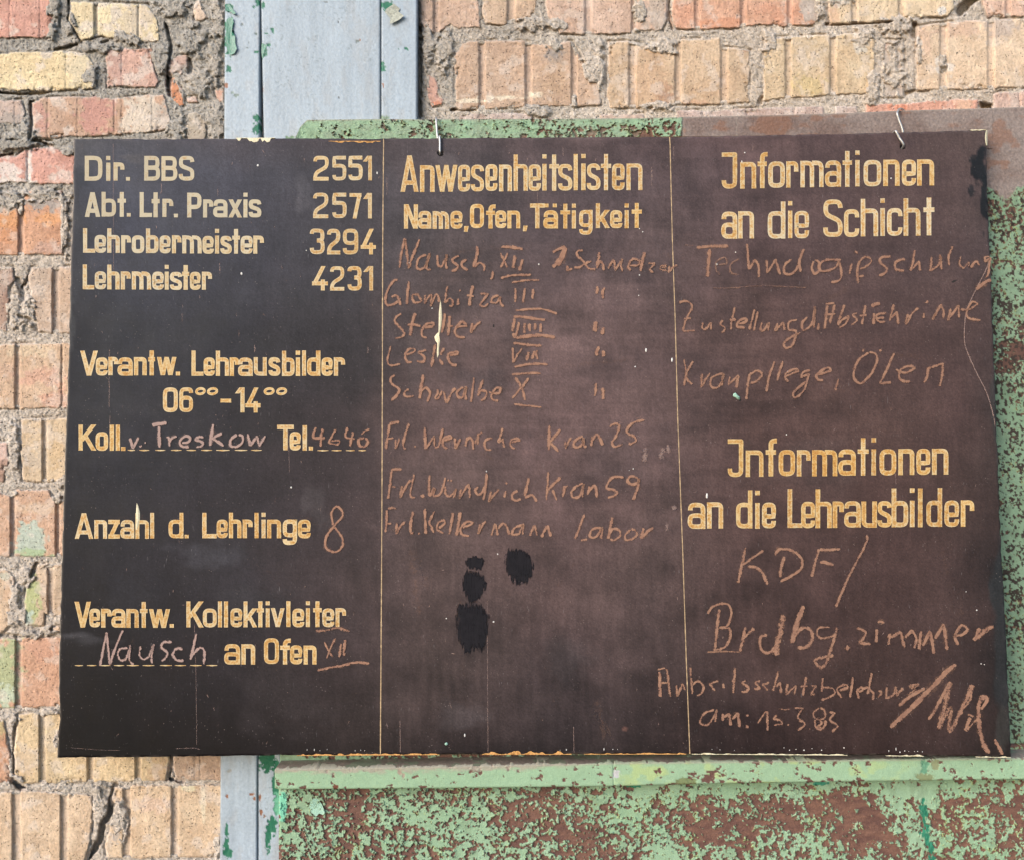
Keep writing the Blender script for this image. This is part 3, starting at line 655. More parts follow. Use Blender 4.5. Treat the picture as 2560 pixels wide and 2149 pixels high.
# ================================================================== GREEN STEEL CABINET BEHIND THE BOARD
cab = root("steel_cabinet", tuple(on_wall(1600, 2149, 0.02)), "wide steel cabinet with flaking pale green paint over brown rust, standing behind the hanging board", "steel cabinet")
GREEN = np.array(lin((164, 196, 158))); GREEN2 = np.array(lin((156, 188, 160))); BARE = np.array(lin((112, 80, 72))); BARE2 = np.array(lin((134, 98, 84)))
def peel_sheet(name, outline_x, outline_y, st, depth, thr, mode, seed, edge=None, mat=M_PEEL, side=0.01):
    xs = np.arange(outline_x[0], outline_x[1] + st, st)
    ya, yb = outline_y(xs)
    t = np.linspace(0, 1, int(np.max(yb - ya) / st) + 2)
    T, X = np.meshgrid(t, xs, indexing='ij')
    ya, yb = outline_y(X)
    Y = ya * (1 - T) + yb * T
    c, H = mode(X, Y, seed, thr)
    keep = np.ones(X.shape, bool)
    if edge is not None: keep = edge(X, Y)
    V = on_wall(X, Y, depth + H * SC)
    f = grid_faces(X.shape[0], X.shape[1], keep)
    V = V.reshape(-1, 3); C = c.reshape(-1, 3) * KALB
    # returns along the top edge so that the sheet has thickness
    i = np.arange(X.size).reshape(X.shape); n0 = len(V)
    back = V[i[0]] + np.array([0, side, 0]); backb = V[i[-1]] + np.array([0, side, 0])
    backl = V[i[:, 0]] + np.array([0, side, 0])
    nx, ny = X.shape[1], X.shape[0]
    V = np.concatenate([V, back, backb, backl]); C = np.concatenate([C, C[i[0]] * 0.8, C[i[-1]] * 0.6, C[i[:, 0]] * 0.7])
    a = np.arange(nx - 1)
    fs = [f]
    k0 = keep[0, :-1] & keep[0, 1:]
    fs.append(np.stack([n0 + a, i[0, :-1], i[0, 1:], n0 + a + 1], -1)[k0])
    kb = keep[-1, :-1] & keep[-1, 1:]
    fs.append(np.stack([i[-1, :-1], n0 + nx + a, n0 + nx + a + 1, i[-1, 1:]], -1)[kb])
    b2 = np.arange(ny - 1); kl = keep[:-1, 0] & keep[1:, 0]
    fs.append(np.stack([n0 + 2 * nx + b2, n0 + 2 * nx + b2 + 1, i[1:, 0], i[:-1, 0]], -1)[kl])
    V, F_, C = compact(V, np.concatenate(fs), C)
    return make_mesh(name, V, F_, mat, C, cab)

def flaking(X, Y, seed, thr):
    """paint that has burst into small curled scales over rust"""
    big = fbm(X / 130, Y / 110, seed, 3)
    f1 = fbm(X / 15, Y / 15, seed + 3, 4, 0.64)
    f2 = fbm(X / 6.0, Y / 6.0, seed + 8, 3, 0.5)
    n = 0.62 * f1 + 0.55 * f2 + 0.34 * big
    th = thr(X, Y) if callable(thr) else thr
    d = n - th
    paint = sstep(-0.02, 0.03, d)
    curl = np.exp(-(np.clip(d, 0, 9) / 0.13) ** 2) * paint
    H = paint * 3.0 + curl * 6.0 * (0.5 + 0.8 * np.clip(fbm(X / 11, Y / 11, seed + 11), -0.4, 1)) + 0.35 * fbm(X / 22, Y / 22, seed + 12) + (1 - paint) * 0.3 * fbm(X / 4, Y / 4, seed + 13, 2)
    yl = (0.55 * sstep(0.1, 0.8, fbm(X / 45, Y / 45, seed + 14)) * sstep(0.25, 0.05, d))[..., None]
    g = GREEN * 0.55 + GREEN2 * 0.45 + 0.03 * fbm(X / 70, Y / 70, seed + 15)[..., None]
    g = g * (1 + 0.06 * fbm(X / 9, Y / 9, seed + 16)[..., None])
    g = g * (1 - yl) + lin((196, 200, 110)) * yl
    b2 = np.clip(0.5 + 0.8 * fbm(X / 26, Y / 9, seed + 17), 0, 1)[..., None]
    b = (BARE * (1 - b2) + BARE2 * b2) * (1 + 0.12 * fbm(X / 3, Y / 3, seed + 18, 2)[..., None])
    rim = (0.6 * sstep(0.08, 0.0, d) * paint)[..., None]
    g = g * (1 - rim) + lin((120, 120, 84)) * rim
    p = paint[..., None]
    gr = (0.26 * sstep(0.2, 0.7, fbm(X / 24, Y / 30, seed + 21, 4)))[..., None]     # grime
    g = g * (1 - gr) + lin((112, 128, 100)) * gr
    return (b * (1 - p) + g * p) * 0.94, H

# back sheet: top strip and right-hand side in one folded sheet
def back_top(x):
    return np.interp(x, [700, 738, 750, 768, 960, 1050, 1600, 1710, 1900, 2100, 2250, 2400, 2560, 2620], [352, 346, 318, 300, 298, 299, 296, 293, 289, 284, 277, 273, 268, 266])
def strip_mode(X, Y, seed, thr):
    c, H = flaking(X, Y, seed, lambda X, Y: -0.55 + 0.55 * sstep(1350, 1500, X) * sstep(300, 325, Y) - 0.3 * sstep(1000, 760, X))
    rough = 0.5 + 0.5 * sstep(0.0, 0.5, fbm(X / 60, Y / 20, seed + 4))
    H = H + rough * 1.3 * sstep(0.15, 0.6, fbm(X / 6, Y / 6, seed + 31, 3))
    c = c * (1 - 0.25 * sstep(0.3, 0.75, fbm(X / 7, Y / 7, seed + 33, 3)))[..., None]
    gd = (0.45 * sstep(-0.5, 0.7, fbm(X / 30, Y / 14, seed + 90, 4)) * sstep(1700, 1500, X) * sstep(765, 830, X))[..., None]
    c = c * (1 - gd) + lin((150, 158, 140)) * gd
    H = H + 1.2 * (np.random.RandomState(44).rand(*X.shape) - .5)
    # bare dusty red-oxide sheet right of the seam
    q = sstep(1703, 1707, X + 2 * fbm(Y / 9, Y * 0, 3)) * sstep(500, 470, Y + 26 * fbm(X / 40, Y / 40, seed + 35) + 10 * fbm(X / 9, Y / 9, 8))
    dust = np.clip(0.5 + 0.5 * fbm(X / 70, Y / 40, seed + 36) + 0.35 * sstep(2150, 2350, X), 0, 1)[..., None]
    oxide = lin((122, 102, 95)) * (1 - dust) + lin((148, 134, 128)) * dust
    oxide = oxide * (1 + 0.22 * fbm(X / 3.2, Y / 3.2, seed + 37, 3)[..., None])
    rust = (0.5 * sstep(0.35, 0.8, fbm(X / 50, Y / 30, seed + 38)))[..., None]
    oxide = oxide * (1 - rust) + lin((142, 96, 70)) * rust
    c = c * (1 - q[..., None]) + oxide * q[..., None]
    H = H * (1 - q) + q * (0.6 * fbm(X / 4, Y / 4, seed + 39, 3) + 0.8)
    # green-brown freckled paint lower on the right
    fr = sstep(2400, 2420, X) * (1 - q)
    c2, H2 = flaking(X * 1.0, Y * 1.0, seed + 60, lambda X, Y: -0.46 + 0.32 * sstep(620, 500, Y) + 0.7 * np.exp(-(((X - 2530) / 45) ** 2 + ((Y - 900) / 36) ** 2)) + 0.3 * np.exp(-((Y - 640) / 60) ** 2) + 0.3 * np.exp(-((Y - 1520) / 70) ** 2))
    dk = sstep(0.26, 0.38, fbm(X / 6, Y / 6.5, seed + 81, 3) + 0.25 * fbm(X / 40, Y / 60, seed + 82))[..., None]
    c2 = c2 * (1 - dk) + lin((74, 62, 54)) * dk * np.ones(3)
    c = c * (1 - fr[..., None]) + c2 * 0.74 * fr[..., None]; H = H * (1 - fr) + H2 * 0.5 * fr
    # seams and the dusty bright arris along the top
    H -= 1.6 * np.exp(-((X - 1708) / 1.8) ** 2) * sstep(420, 400, Y)
    pale = np.maximum(0.6 * np.exp(-((X - 1707) / 2.0) ** 2), 0.4 * np.exp(-((X - 1842 + 2 * fbm(Y / 8, Y * 0, 2)) / 1.6) ** 2)) * sstep(420, 400, Y)
    top = np.exp(-((Y - back_top(X)) / 3.0) ** 2) * 0.7
    m = np.maximum(pale, top)[..., None]
    c = c * (1 - m) + lin((168, 158, 148)) * m
    return c, H
peel_sheet("top_strip", (739, 2480), lambda x: (back_top(x), x * 0.0 + 372), 2.0, 0.014, 0, strip_mode, 400)
peel_sheet("side_sheet", (2619, 3200), lambda x: (back_top(x), x * 0.0 + 1915), 9, 0.0135, 0, strip_mode, 400)
peel_sheet("side_sheet", (2440, 2620), lambda x: (back_top(x), x * 0.0 + 1915), 2.2, 0.0135, 0, strip_mode, 400)
# plain sheet hidden behind the board
X, Y = np.meshgrid(np.linspace(705, 2460, 30), np.linspace(365, 1880, 20))
make_mesh("back_sheet", on_wall(X, Y, 0.0125).reshape(-1, 3), grid_faces(*X.shape), M_PEEL, np.broadcast_to(BARE * KALB, (X.size, 3)), cab)

# strip between the board's lower edge and the ledge
def low_mode(X, Y, seed, thr):
    return flaking(X, Y, seed, lambda X, Y: 0.05 + 0.3 * sstep(1300, 2000, X) - 0.5 * sstep(1000, 800, X))
peel_sheet("recessed_strip", (700, 2620), lambda x: (x * 0.0 + 1862, x * 0.0 + 1916), 2.2, 0.020, 0, low_mode, 460)

# the ledge: an angle bar with a dusty top and a painted face
def led_top(x): return np.interp(x, [686, 1100, 1535, 1800, 2300, 2620], [1923, 1916, 1907, 1904, 1897, 1894])
def led_bot(x): return np.interp(x, [686, 700, 1100, 1535, 1800, 2300, 2620], [1968, 1972, 1969, 1964, 1957, 1950, 1946])
def ledge_mode(X, Y, seed, thr):
    c = (GREEN * 0.6 + GREEN2 * 0.4) * (1 + 0.05 * fbm(X / 80, Y / 60, seed)[..., None]) * (1 + 0.04 * fbm(X / 8, Y / 8, seed + 1)[..., None])
    H = 0.35 * fbm(X / 60, Y / 30, seed + 2) + 0.25 * fbm(X / 9, Y / 9, seed + 3)
    n = fbm(X / 17, Y / 15, seed + 4, 4, 0.6)
    lo = sstep(14, 0, led_bot(X) - Y); hi = sstep(12, 0, Y - led_top(X))
    bare = sstep(0.62, 0.68, n + 0.28 * lo + 0.18 * hi + 0.14 * sstep(1580, 1700, X) * sstep(2300, 2000, X) - 0.10)
    H -= 1.2 * bare
    bc = BARE * (1 + 0.15 * fbm(X / 5, Y / 5, seed + 5)[..., None])
    yl = (0.5 * sstep(0.25, 0.8, fbm(X / 40, Y / 30, seed + 6)) * sstep(1500, 1600, X) * sstep(2350, 2100, X))[..., None]
    c = c * (1 - yl) + lin((196, 210, 130)) * yl
    c = c * (1 - bare[..., None]) + bc * bare[..., None]
    du = (0.85 * sstep(15, 2, (Y - led_top(X)) + 7 * fbm(X / 20, Y / 8, seed + 7)) * sstep(1500, 1300, X) + 0.6 * sstep(5, 0, Y - led_top(X)))[..., None]
    c = c * (1 - np.clip(du, 0, 0.9)) + lin((178, 168, 154)) * np.clip(du, 0, 0.9)
    H += 0.35 * du[..., 0] * (1 + fbm(X / 5, Y / 5, seed + 8, 3))
    for cx, cy, rx, ry, pc in [(1000,1928,7,10,(172,156,140)),(1008,1938,4,8,(172,156,140)),(1540,1935,10,11,(196,196,200)),(2312,1915,10,20,(110,160,130)),(2338,1910,9,16,(150,156,120)),(2310,1942,26,9,(140,150,112)),(1715,1952,26,9,(130,142,100)),(1770,1945,18,12,BARE*0),(840,1966,8,7,(120,70,56)),(2352,1948,8,4,(130,96,76))]:
        r = np.sqrt(((X - cx) / rx) ** 2 + ((Y - cy) / ry) ** 2) + 0.4 * fbm(X / 6, Y / 6, seed + 9)
        m = sstep(1.05, 0.8, r)[..., None]
        pcv = BARE if isinstance(pc, np.ndarray) else lin(pc)
        c = c * (1 - m) + pcv * m; H -= 0.8 * m[..., 0]
    H -= 2.2 * np.exp(-((X - 1534 - 0.02 * (Y - 1930)) / 1.6) ** 2)                 # joint between two lengths
    H -= 2.0 * sstep(3, 0, led_bot(X) - Y)
    return c, H
peel_sheet("ledge_face", (2619, 3200), lambda x: (led_top(x), led_bot(x)), 9, 0.046, 0, ledge_mode, 500, side=0.024)
peel_sheet("ledge_face", (687, 2620), lambda x: (led_top(x), led_bot(x)), 2.0, 0.046, 0, ledge_mode, 500, side=0.024)
# dusty upper side of the ledge, from the face back to the sheet
xs = np.arange(687, 2622, 3.0); tt = np.linspace(0, 1, 14)
Tq, Xq = np.meshgrid(tt, xs, indexing='ij')
front = on_wall(Xq, led_top(Xq), 0.0458)
Vq = front.copy(); Vq[..., 1] = front[..., 1] + (1 - Tq) * 0.0262
nz = 0.10 * fbm(Xq / 9, Tq * 3, 520, 3) + 0.35 * fbm(Xq / 90, Tq * 1.0, 521)
Vq[..., 2] += (nz * 1.2 + 0.5) * SC * np.sin(Tq * math.pi) * 1.6
cd = lin((164, 148, 136)) * (1 + 0.16 * fbm(Xq / 6, Tq * 8, 522)[..., None])
mm = sstep(0.2, 0.6, fbm(Xq / 30, Tq * 3, 523))[..., None] * 0.6
cd = cd * (1 - mm) + lin((150, 172, 140)) * mm
make_mesh("ledge_top", Vq.reshape(-1, 3), grid_faces(*Xq.shape), M_PEEL, cd.reshape(-1, 3) * KALB, cab)

# lower panel
def pan_mode(X, Y, seed, thr):
    def th(X, Y):
        t = 0.07 - 0.45 * sstep(2010, 1968, Y) * sstep(1350, 1700, X) - 0.25 * sstep(760, 700, X)
        for cx, cy, rx, ry, s in [(880,2010,40,60,.75),(800,2085,40,50,.6),(920,1985,50,22,.5),(1900,2000,44,44,.7),(2120,2010,46,34,.8),(2170,2055,60,26,.8),(2215,2110,34,50,.7),(2480,2010,80,34,.5),(2520,2080,50,50,.45),(1780,2030,60,30,.5),(2260,1990,20,20,.4),
                                   (750,1990,26,40,-.5),(1450,2010,60,30,-.4),(2260,1975,60,20,-.5),(1990,2110,70,30,-.3),(1600,2060,90,50,-.15),(2290,2090,40,30,-.35),(1300,2130,90,30,-.15),(1120,2080,60,50,-.2)]:
            t = t + (0.40 * s if s > 0 else s) * np.exp(-(((X - cx) / rx) ** 2 + ((Y - cy) / ry) ** 2))
        return t
    c, H = flaking(X, Y, seed, th)
    d = line_dist(X, Y, [(2306, 2003), (2312, 2040), (2312, 2080), (2324, 2115), (2332, 2150), (2334, 2200)]) + 4.5 * fbm(X / 12, Y / 12, seed + 70)
    m = sstep(9, 6, d + 5 * fbm(X / 5, Y / 12, seed + 75, 3)) * sstep(-0.55, -0.3, fbm(X / 9, Y / 22, seed + 76, 3))
    dg = lin((52, 134, 106)) * (1 + 0.3 * fbm(X / 6, Y / 12, seed + 71)[..., None])
    c = c * (1 - m[..., None]) + dg * m[..., None]; H = H * (1 - m) + (2.2 + 0.8 * fbm(X / 5, Y / 9, seed + 72)) * m
    for cx, cy, rx, ry, pc in [(707,2018,11,36,(130,206,176)),(1585,1963,18,5,(60,140,110)),(2052,1957,20,6,(70,150,125))]:
        r = np.sqrt(((X - cx) / rx) ** 2 + ((Y - cy) / ry) ** 2) + 0.35 * fbm(X / 6, Y / 6, seed + 73)
        mk = sstep(1.05, 0.85, r)[..., None]; c = c * (1 - mk) + lin(pc) * mk; H += 1.2 * mk[..., 0]
    H -= 3.0 * sstep(3, 0, X - 698)
    return c, H
peel_sheet("lower_panel", (2619, 3200), lambda x: (x * 0.0 + 1948, x * 0.0 + 2760), 9, 0.020, 0, pan_mode, 560)
peel_sheet("lower_panel", (697, 2620), lambda x: (x * 0.0 + 2189, x * 0.0 + 2760), 9, 0.020, 0, pan_mode, 560)
peel_sheet("lower_panel", (697, 2620), lambda x: (x * 0.0 + 1948, x * 0.0 + 2190), 1.7, 0.020, 0, pan_mode, 560)
flake("paint_flake", [(784,1994),(796,1996),(806,2012),(812,2030),(808,2036),(798,2032),(790,2040),(776,2028),(772,2012)], 0.0215, (1.0, 1.0), M_MINT, cab)

# ================================================================== THE HANGING BOARD
board = root("notice_board", tuple(on_board(1336, 1890, 0)), "large worn black board with ochre painted headings and chalk handwriting, hung by two wires", "notice board")
def b_left(y):  return np.interp(y, [330, 347, 500, 640, 820, 1050, 1250, 1500, 1720, 1790, 1850, 1894], [183, 183, 182, 176, 172, 165, 158, 150, 145, 148, 143, 141])
def b_right(y): return np.interp(y, [325, 400, 500, 650, 800, 900, 1080, 1400, 1550, 1700, 1890], [2467, 2468, 2470, 2477, 2482, 2486, 2493, 2506, 2515, 2521, 2530])
def b_top(x):   return np.interp(x, [150, 183, 600, 960, 1300, 1680, 2100, 2460, 2530], [348, 347, 346, 346, 344, 342, 334, 325, 324])
def b_bot(x):   return np.interp(x, [141, 500, 700, 1150, 1720, 2100, 2530], [1894, 1890, 1887, 1884.5, 1883.5, 1886, 1892])

def face_h(x, y): return 0.9 * fbm(x / 420, y / 420, 731, 2)

# colours of the worn face, sampled over the board (x columns, y rows): thin brown chalk film over blue-black paint, plus painted-in sky light and gloss, fading downwards
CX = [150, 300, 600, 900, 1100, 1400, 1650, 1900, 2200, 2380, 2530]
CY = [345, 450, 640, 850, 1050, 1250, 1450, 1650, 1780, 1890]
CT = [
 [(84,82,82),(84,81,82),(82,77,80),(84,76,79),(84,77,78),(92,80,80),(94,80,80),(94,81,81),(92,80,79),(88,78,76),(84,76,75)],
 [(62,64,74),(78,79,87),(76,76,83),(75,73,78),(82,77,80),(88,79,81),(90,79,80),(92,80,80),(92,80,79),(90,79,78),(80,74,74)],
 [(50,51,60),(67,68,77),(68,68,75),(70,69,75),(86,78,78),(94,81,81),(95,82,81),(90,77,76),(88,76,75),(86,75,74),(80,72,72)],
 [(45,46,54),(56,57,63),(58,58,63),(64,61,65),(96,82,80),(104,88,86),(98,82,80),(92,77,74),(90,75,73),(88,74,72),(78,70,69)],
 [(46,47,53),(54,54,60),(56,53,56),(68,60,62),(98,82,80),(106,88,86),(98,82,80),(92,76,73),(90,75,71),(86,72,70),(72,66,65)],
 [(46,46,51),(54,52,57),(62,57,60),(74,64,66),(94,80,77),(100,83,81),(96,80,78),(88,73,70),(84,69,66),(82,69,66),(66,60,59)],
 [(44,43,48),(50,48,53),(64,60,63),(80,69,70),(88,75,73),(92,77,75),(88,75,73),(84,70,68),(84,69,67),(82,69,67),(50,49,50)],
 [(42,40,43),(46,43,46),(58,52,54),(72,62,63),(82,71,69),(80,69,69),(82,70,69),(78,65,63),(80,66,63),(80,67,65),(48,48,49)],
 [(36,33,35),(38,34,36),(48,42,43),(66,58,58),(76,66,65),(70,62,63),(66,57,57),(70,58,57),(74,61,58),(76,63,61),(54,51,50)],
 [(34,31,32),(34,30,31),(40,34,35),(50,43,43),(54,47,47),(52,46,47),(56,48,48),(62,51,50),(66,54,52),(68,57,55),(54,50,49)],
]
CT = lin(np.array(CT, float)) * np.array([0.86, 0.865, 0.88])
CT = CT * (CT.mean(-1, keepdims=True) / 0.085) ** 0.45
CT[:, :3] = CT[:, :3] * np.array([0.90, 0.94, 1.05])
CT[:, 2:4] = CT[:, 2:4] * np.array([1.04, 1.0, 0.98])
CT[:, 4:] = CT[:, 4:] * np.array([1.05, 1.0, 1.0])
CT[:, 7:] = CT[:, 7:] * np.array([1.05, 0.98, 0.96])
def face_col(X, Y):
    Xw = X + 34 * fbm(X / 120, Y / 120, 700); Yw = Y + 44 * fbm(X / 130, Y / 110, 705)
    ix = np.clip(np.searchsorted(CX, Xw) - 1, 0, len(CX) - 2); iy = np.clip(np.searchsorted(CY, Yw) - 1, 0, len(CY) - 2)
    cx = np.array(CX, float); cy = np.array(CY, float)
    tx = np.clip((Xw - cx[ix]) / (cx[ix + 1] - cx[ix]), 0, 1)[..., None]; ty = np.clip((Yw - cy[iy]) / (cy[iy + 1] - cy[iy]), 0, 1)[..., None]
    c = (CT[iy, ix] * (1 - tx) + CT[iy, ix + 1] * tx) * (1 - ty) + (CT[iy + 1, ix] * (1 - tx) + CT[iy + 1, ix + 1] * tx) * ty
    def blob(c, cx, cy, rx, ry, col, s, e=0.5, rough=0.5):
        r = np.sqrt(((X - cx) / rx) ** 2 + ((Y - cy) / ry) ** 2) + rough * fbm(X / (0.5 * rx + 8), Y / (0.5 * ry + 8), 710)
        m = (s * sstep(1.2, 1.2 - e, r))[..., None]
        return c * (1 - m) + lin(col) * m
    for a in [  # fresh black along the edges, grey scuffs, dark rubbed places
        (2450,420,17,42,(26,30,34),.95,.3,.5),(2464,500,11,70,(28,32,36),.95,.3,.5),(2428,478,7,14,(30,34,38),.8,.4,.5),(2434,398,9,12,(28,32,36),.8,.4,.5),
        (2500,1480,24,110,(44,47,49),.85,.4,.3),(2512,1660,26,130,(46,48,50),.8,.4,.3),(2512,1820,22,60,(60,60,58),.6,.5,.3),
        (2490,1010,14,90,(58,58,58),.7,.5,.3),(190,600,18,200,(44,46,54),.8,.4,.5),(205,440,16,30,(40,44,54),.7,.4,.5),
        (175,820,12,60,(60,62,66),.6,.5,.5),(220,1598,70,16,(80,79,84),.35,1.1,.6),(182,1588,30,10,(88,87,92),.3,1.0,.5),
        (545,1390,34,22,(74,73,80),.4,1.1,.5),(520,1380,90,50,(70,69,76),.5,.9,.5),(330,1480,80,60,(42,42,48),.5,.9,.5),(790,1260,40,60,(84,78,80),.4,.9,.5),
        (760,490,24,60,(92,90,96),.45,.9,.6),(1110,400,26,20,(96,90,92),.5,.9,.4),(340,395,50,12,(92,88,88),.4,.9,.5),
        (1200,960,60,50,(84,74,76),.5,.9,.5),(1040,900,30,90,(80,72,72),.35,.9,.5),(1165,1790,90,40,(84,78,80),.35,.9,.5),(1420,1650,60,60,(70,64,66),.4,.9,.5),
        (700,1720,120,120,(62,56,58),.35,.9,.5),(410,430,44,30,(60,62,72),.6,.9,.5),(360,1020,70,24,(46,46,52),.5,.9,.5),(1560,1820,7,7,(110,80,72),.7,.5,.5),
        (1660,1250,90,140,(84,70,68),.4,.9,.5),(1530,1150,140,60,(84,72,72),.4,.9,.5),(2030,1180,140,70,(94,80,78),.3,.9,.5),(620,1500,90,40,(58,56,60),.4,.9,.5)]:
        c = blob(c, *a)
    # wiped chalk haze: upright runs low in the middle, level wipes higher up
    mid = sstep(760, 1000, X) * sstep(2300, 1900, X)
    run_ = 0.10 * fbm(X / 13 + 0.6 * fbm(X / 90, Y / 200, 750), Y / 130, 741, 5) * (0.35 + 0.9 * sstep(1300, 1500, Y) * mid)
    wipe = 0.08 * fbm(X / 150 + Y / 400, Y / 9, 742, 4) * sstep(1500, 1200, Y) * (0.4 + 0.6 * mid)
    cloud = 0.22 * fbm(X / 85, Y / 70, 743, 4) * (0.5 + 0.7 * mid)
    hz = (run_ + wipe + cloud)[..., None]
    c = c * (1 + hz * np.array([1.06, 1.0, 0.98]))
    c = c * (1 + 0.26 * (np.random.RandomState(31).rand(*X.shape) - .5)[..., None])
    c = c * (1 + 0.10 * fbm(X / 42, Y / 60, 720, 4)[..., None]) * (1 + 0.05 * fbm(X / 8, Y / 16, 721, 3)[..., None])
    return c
nu, nv = 620, 420
U, Vv = np.meshgrid(np.linspace(0, 1, nu), np.linspace(0, 1, nv))
Yg = 335 + 1555 * Vv
Xg = b_left(Yg) * (1 - U) + b_right(Yg) * U
Yg = b_top(Xg) * (1 - Vv) + b_bot(Xg) * Vv
Xg = b_left(Yg) * (1 - U) + b_right(Yg) * U
rx = np.minimum(U * 2350, (1 - U) * 2350); ry = np.minimum(Vv * 1545, (1 - Vv) * 1545)
edge = np.minimum(rx, ry)
nick = 1.8 * fbm(Xg / 22, Yg / 22, 730)
Xg = Xg + np.where(U < 0.5, 1, -1) * np.clip(sstep(6, 0, rx) * (nick + 0.6), 0, 4)
Yg = Yg + np.where(Vv < 0.5, 1, -1) * np.clip(sstep(6, 0, ry) * (0.8 * nick + 0.4), 0, 3)
hb = face_h(Xg, Yg) - 1.6 * sstep(4, 0, edge)
for hx_, hy_ in ((1101, 384), (2257, 367)):
    rr = np.hypot(Xg - hx_, Yg - hy_); hb = hb + 1.2 * np.exp(-(rr / 22) ** 2) - 7 * sstep(6.5, 4.5, rr)
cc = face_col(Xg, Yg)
holes = np.minimum(np.hypot(Xg - 1101, Yg - 384), np.hypot(Xg - 2257, Yg - 367))
cc = np.where((holes < 7)[..., None], lin((18, 15, 15)), cc)
em = (0.55 * sstep(5, 1, edge) * sstep(-0.1, 0.5, fbm(Xg / 15, Yg / 15, 735)))[..., None]
cc = cc * (1 - em) + lin((120, 112, 108)) * em
el = (0.75 * sstep(4.2, 2.0, U * 2350) * sstep(-0.6, 0.0, fbm(Xg / 10, Yg / 40, 736)))[..., None]
cc = cc * (1 - el) + lin((160, 152, 140)) * el
Vf = on_board(Xg, Yg, hb * SC)
TH = 0.008
Vb = Vf - BN * TH
ny, nx = Xg.shape
i = np.arange(ny * nx).reshape(ny, nx); nb = ny * nx
fs = [grid_faces(ny, nx),
      np.stack([i[0, :-1] + nb, i[0, :-1], i[0, 1:], i[0, 1:] + nb], -1),
      np.stack([i[-1, :-1], i[-1, :-1] + nb, i[-1, 1:] + nb, i[-1, 1:]], -1),
      np.stack([i[:-1, 0] + nb, i[1:, 0] + nb, i[1:, 0], i[:-1, 0]], -1),
      np.stack([i[:-1, -1], i[1:, -1], i[1:, -1] + nb, i[:-1, -1] + nb], -1),
      np.array([[nb + i[0, 0], nb + i[0, -1], nb + i[-1, -1], nb + i[-1, 0]]])]
allv = np.concatenate([Vf.reshape(-1, 3), Vb.reshape(-1, 3)])
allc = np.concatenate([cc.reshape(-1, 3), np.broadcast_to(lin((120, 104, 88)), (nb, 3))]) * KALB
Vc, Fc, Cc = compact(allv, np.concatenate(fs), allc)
make_mesh("panel", Vc, Fc, M_BOARD, Cc, board)

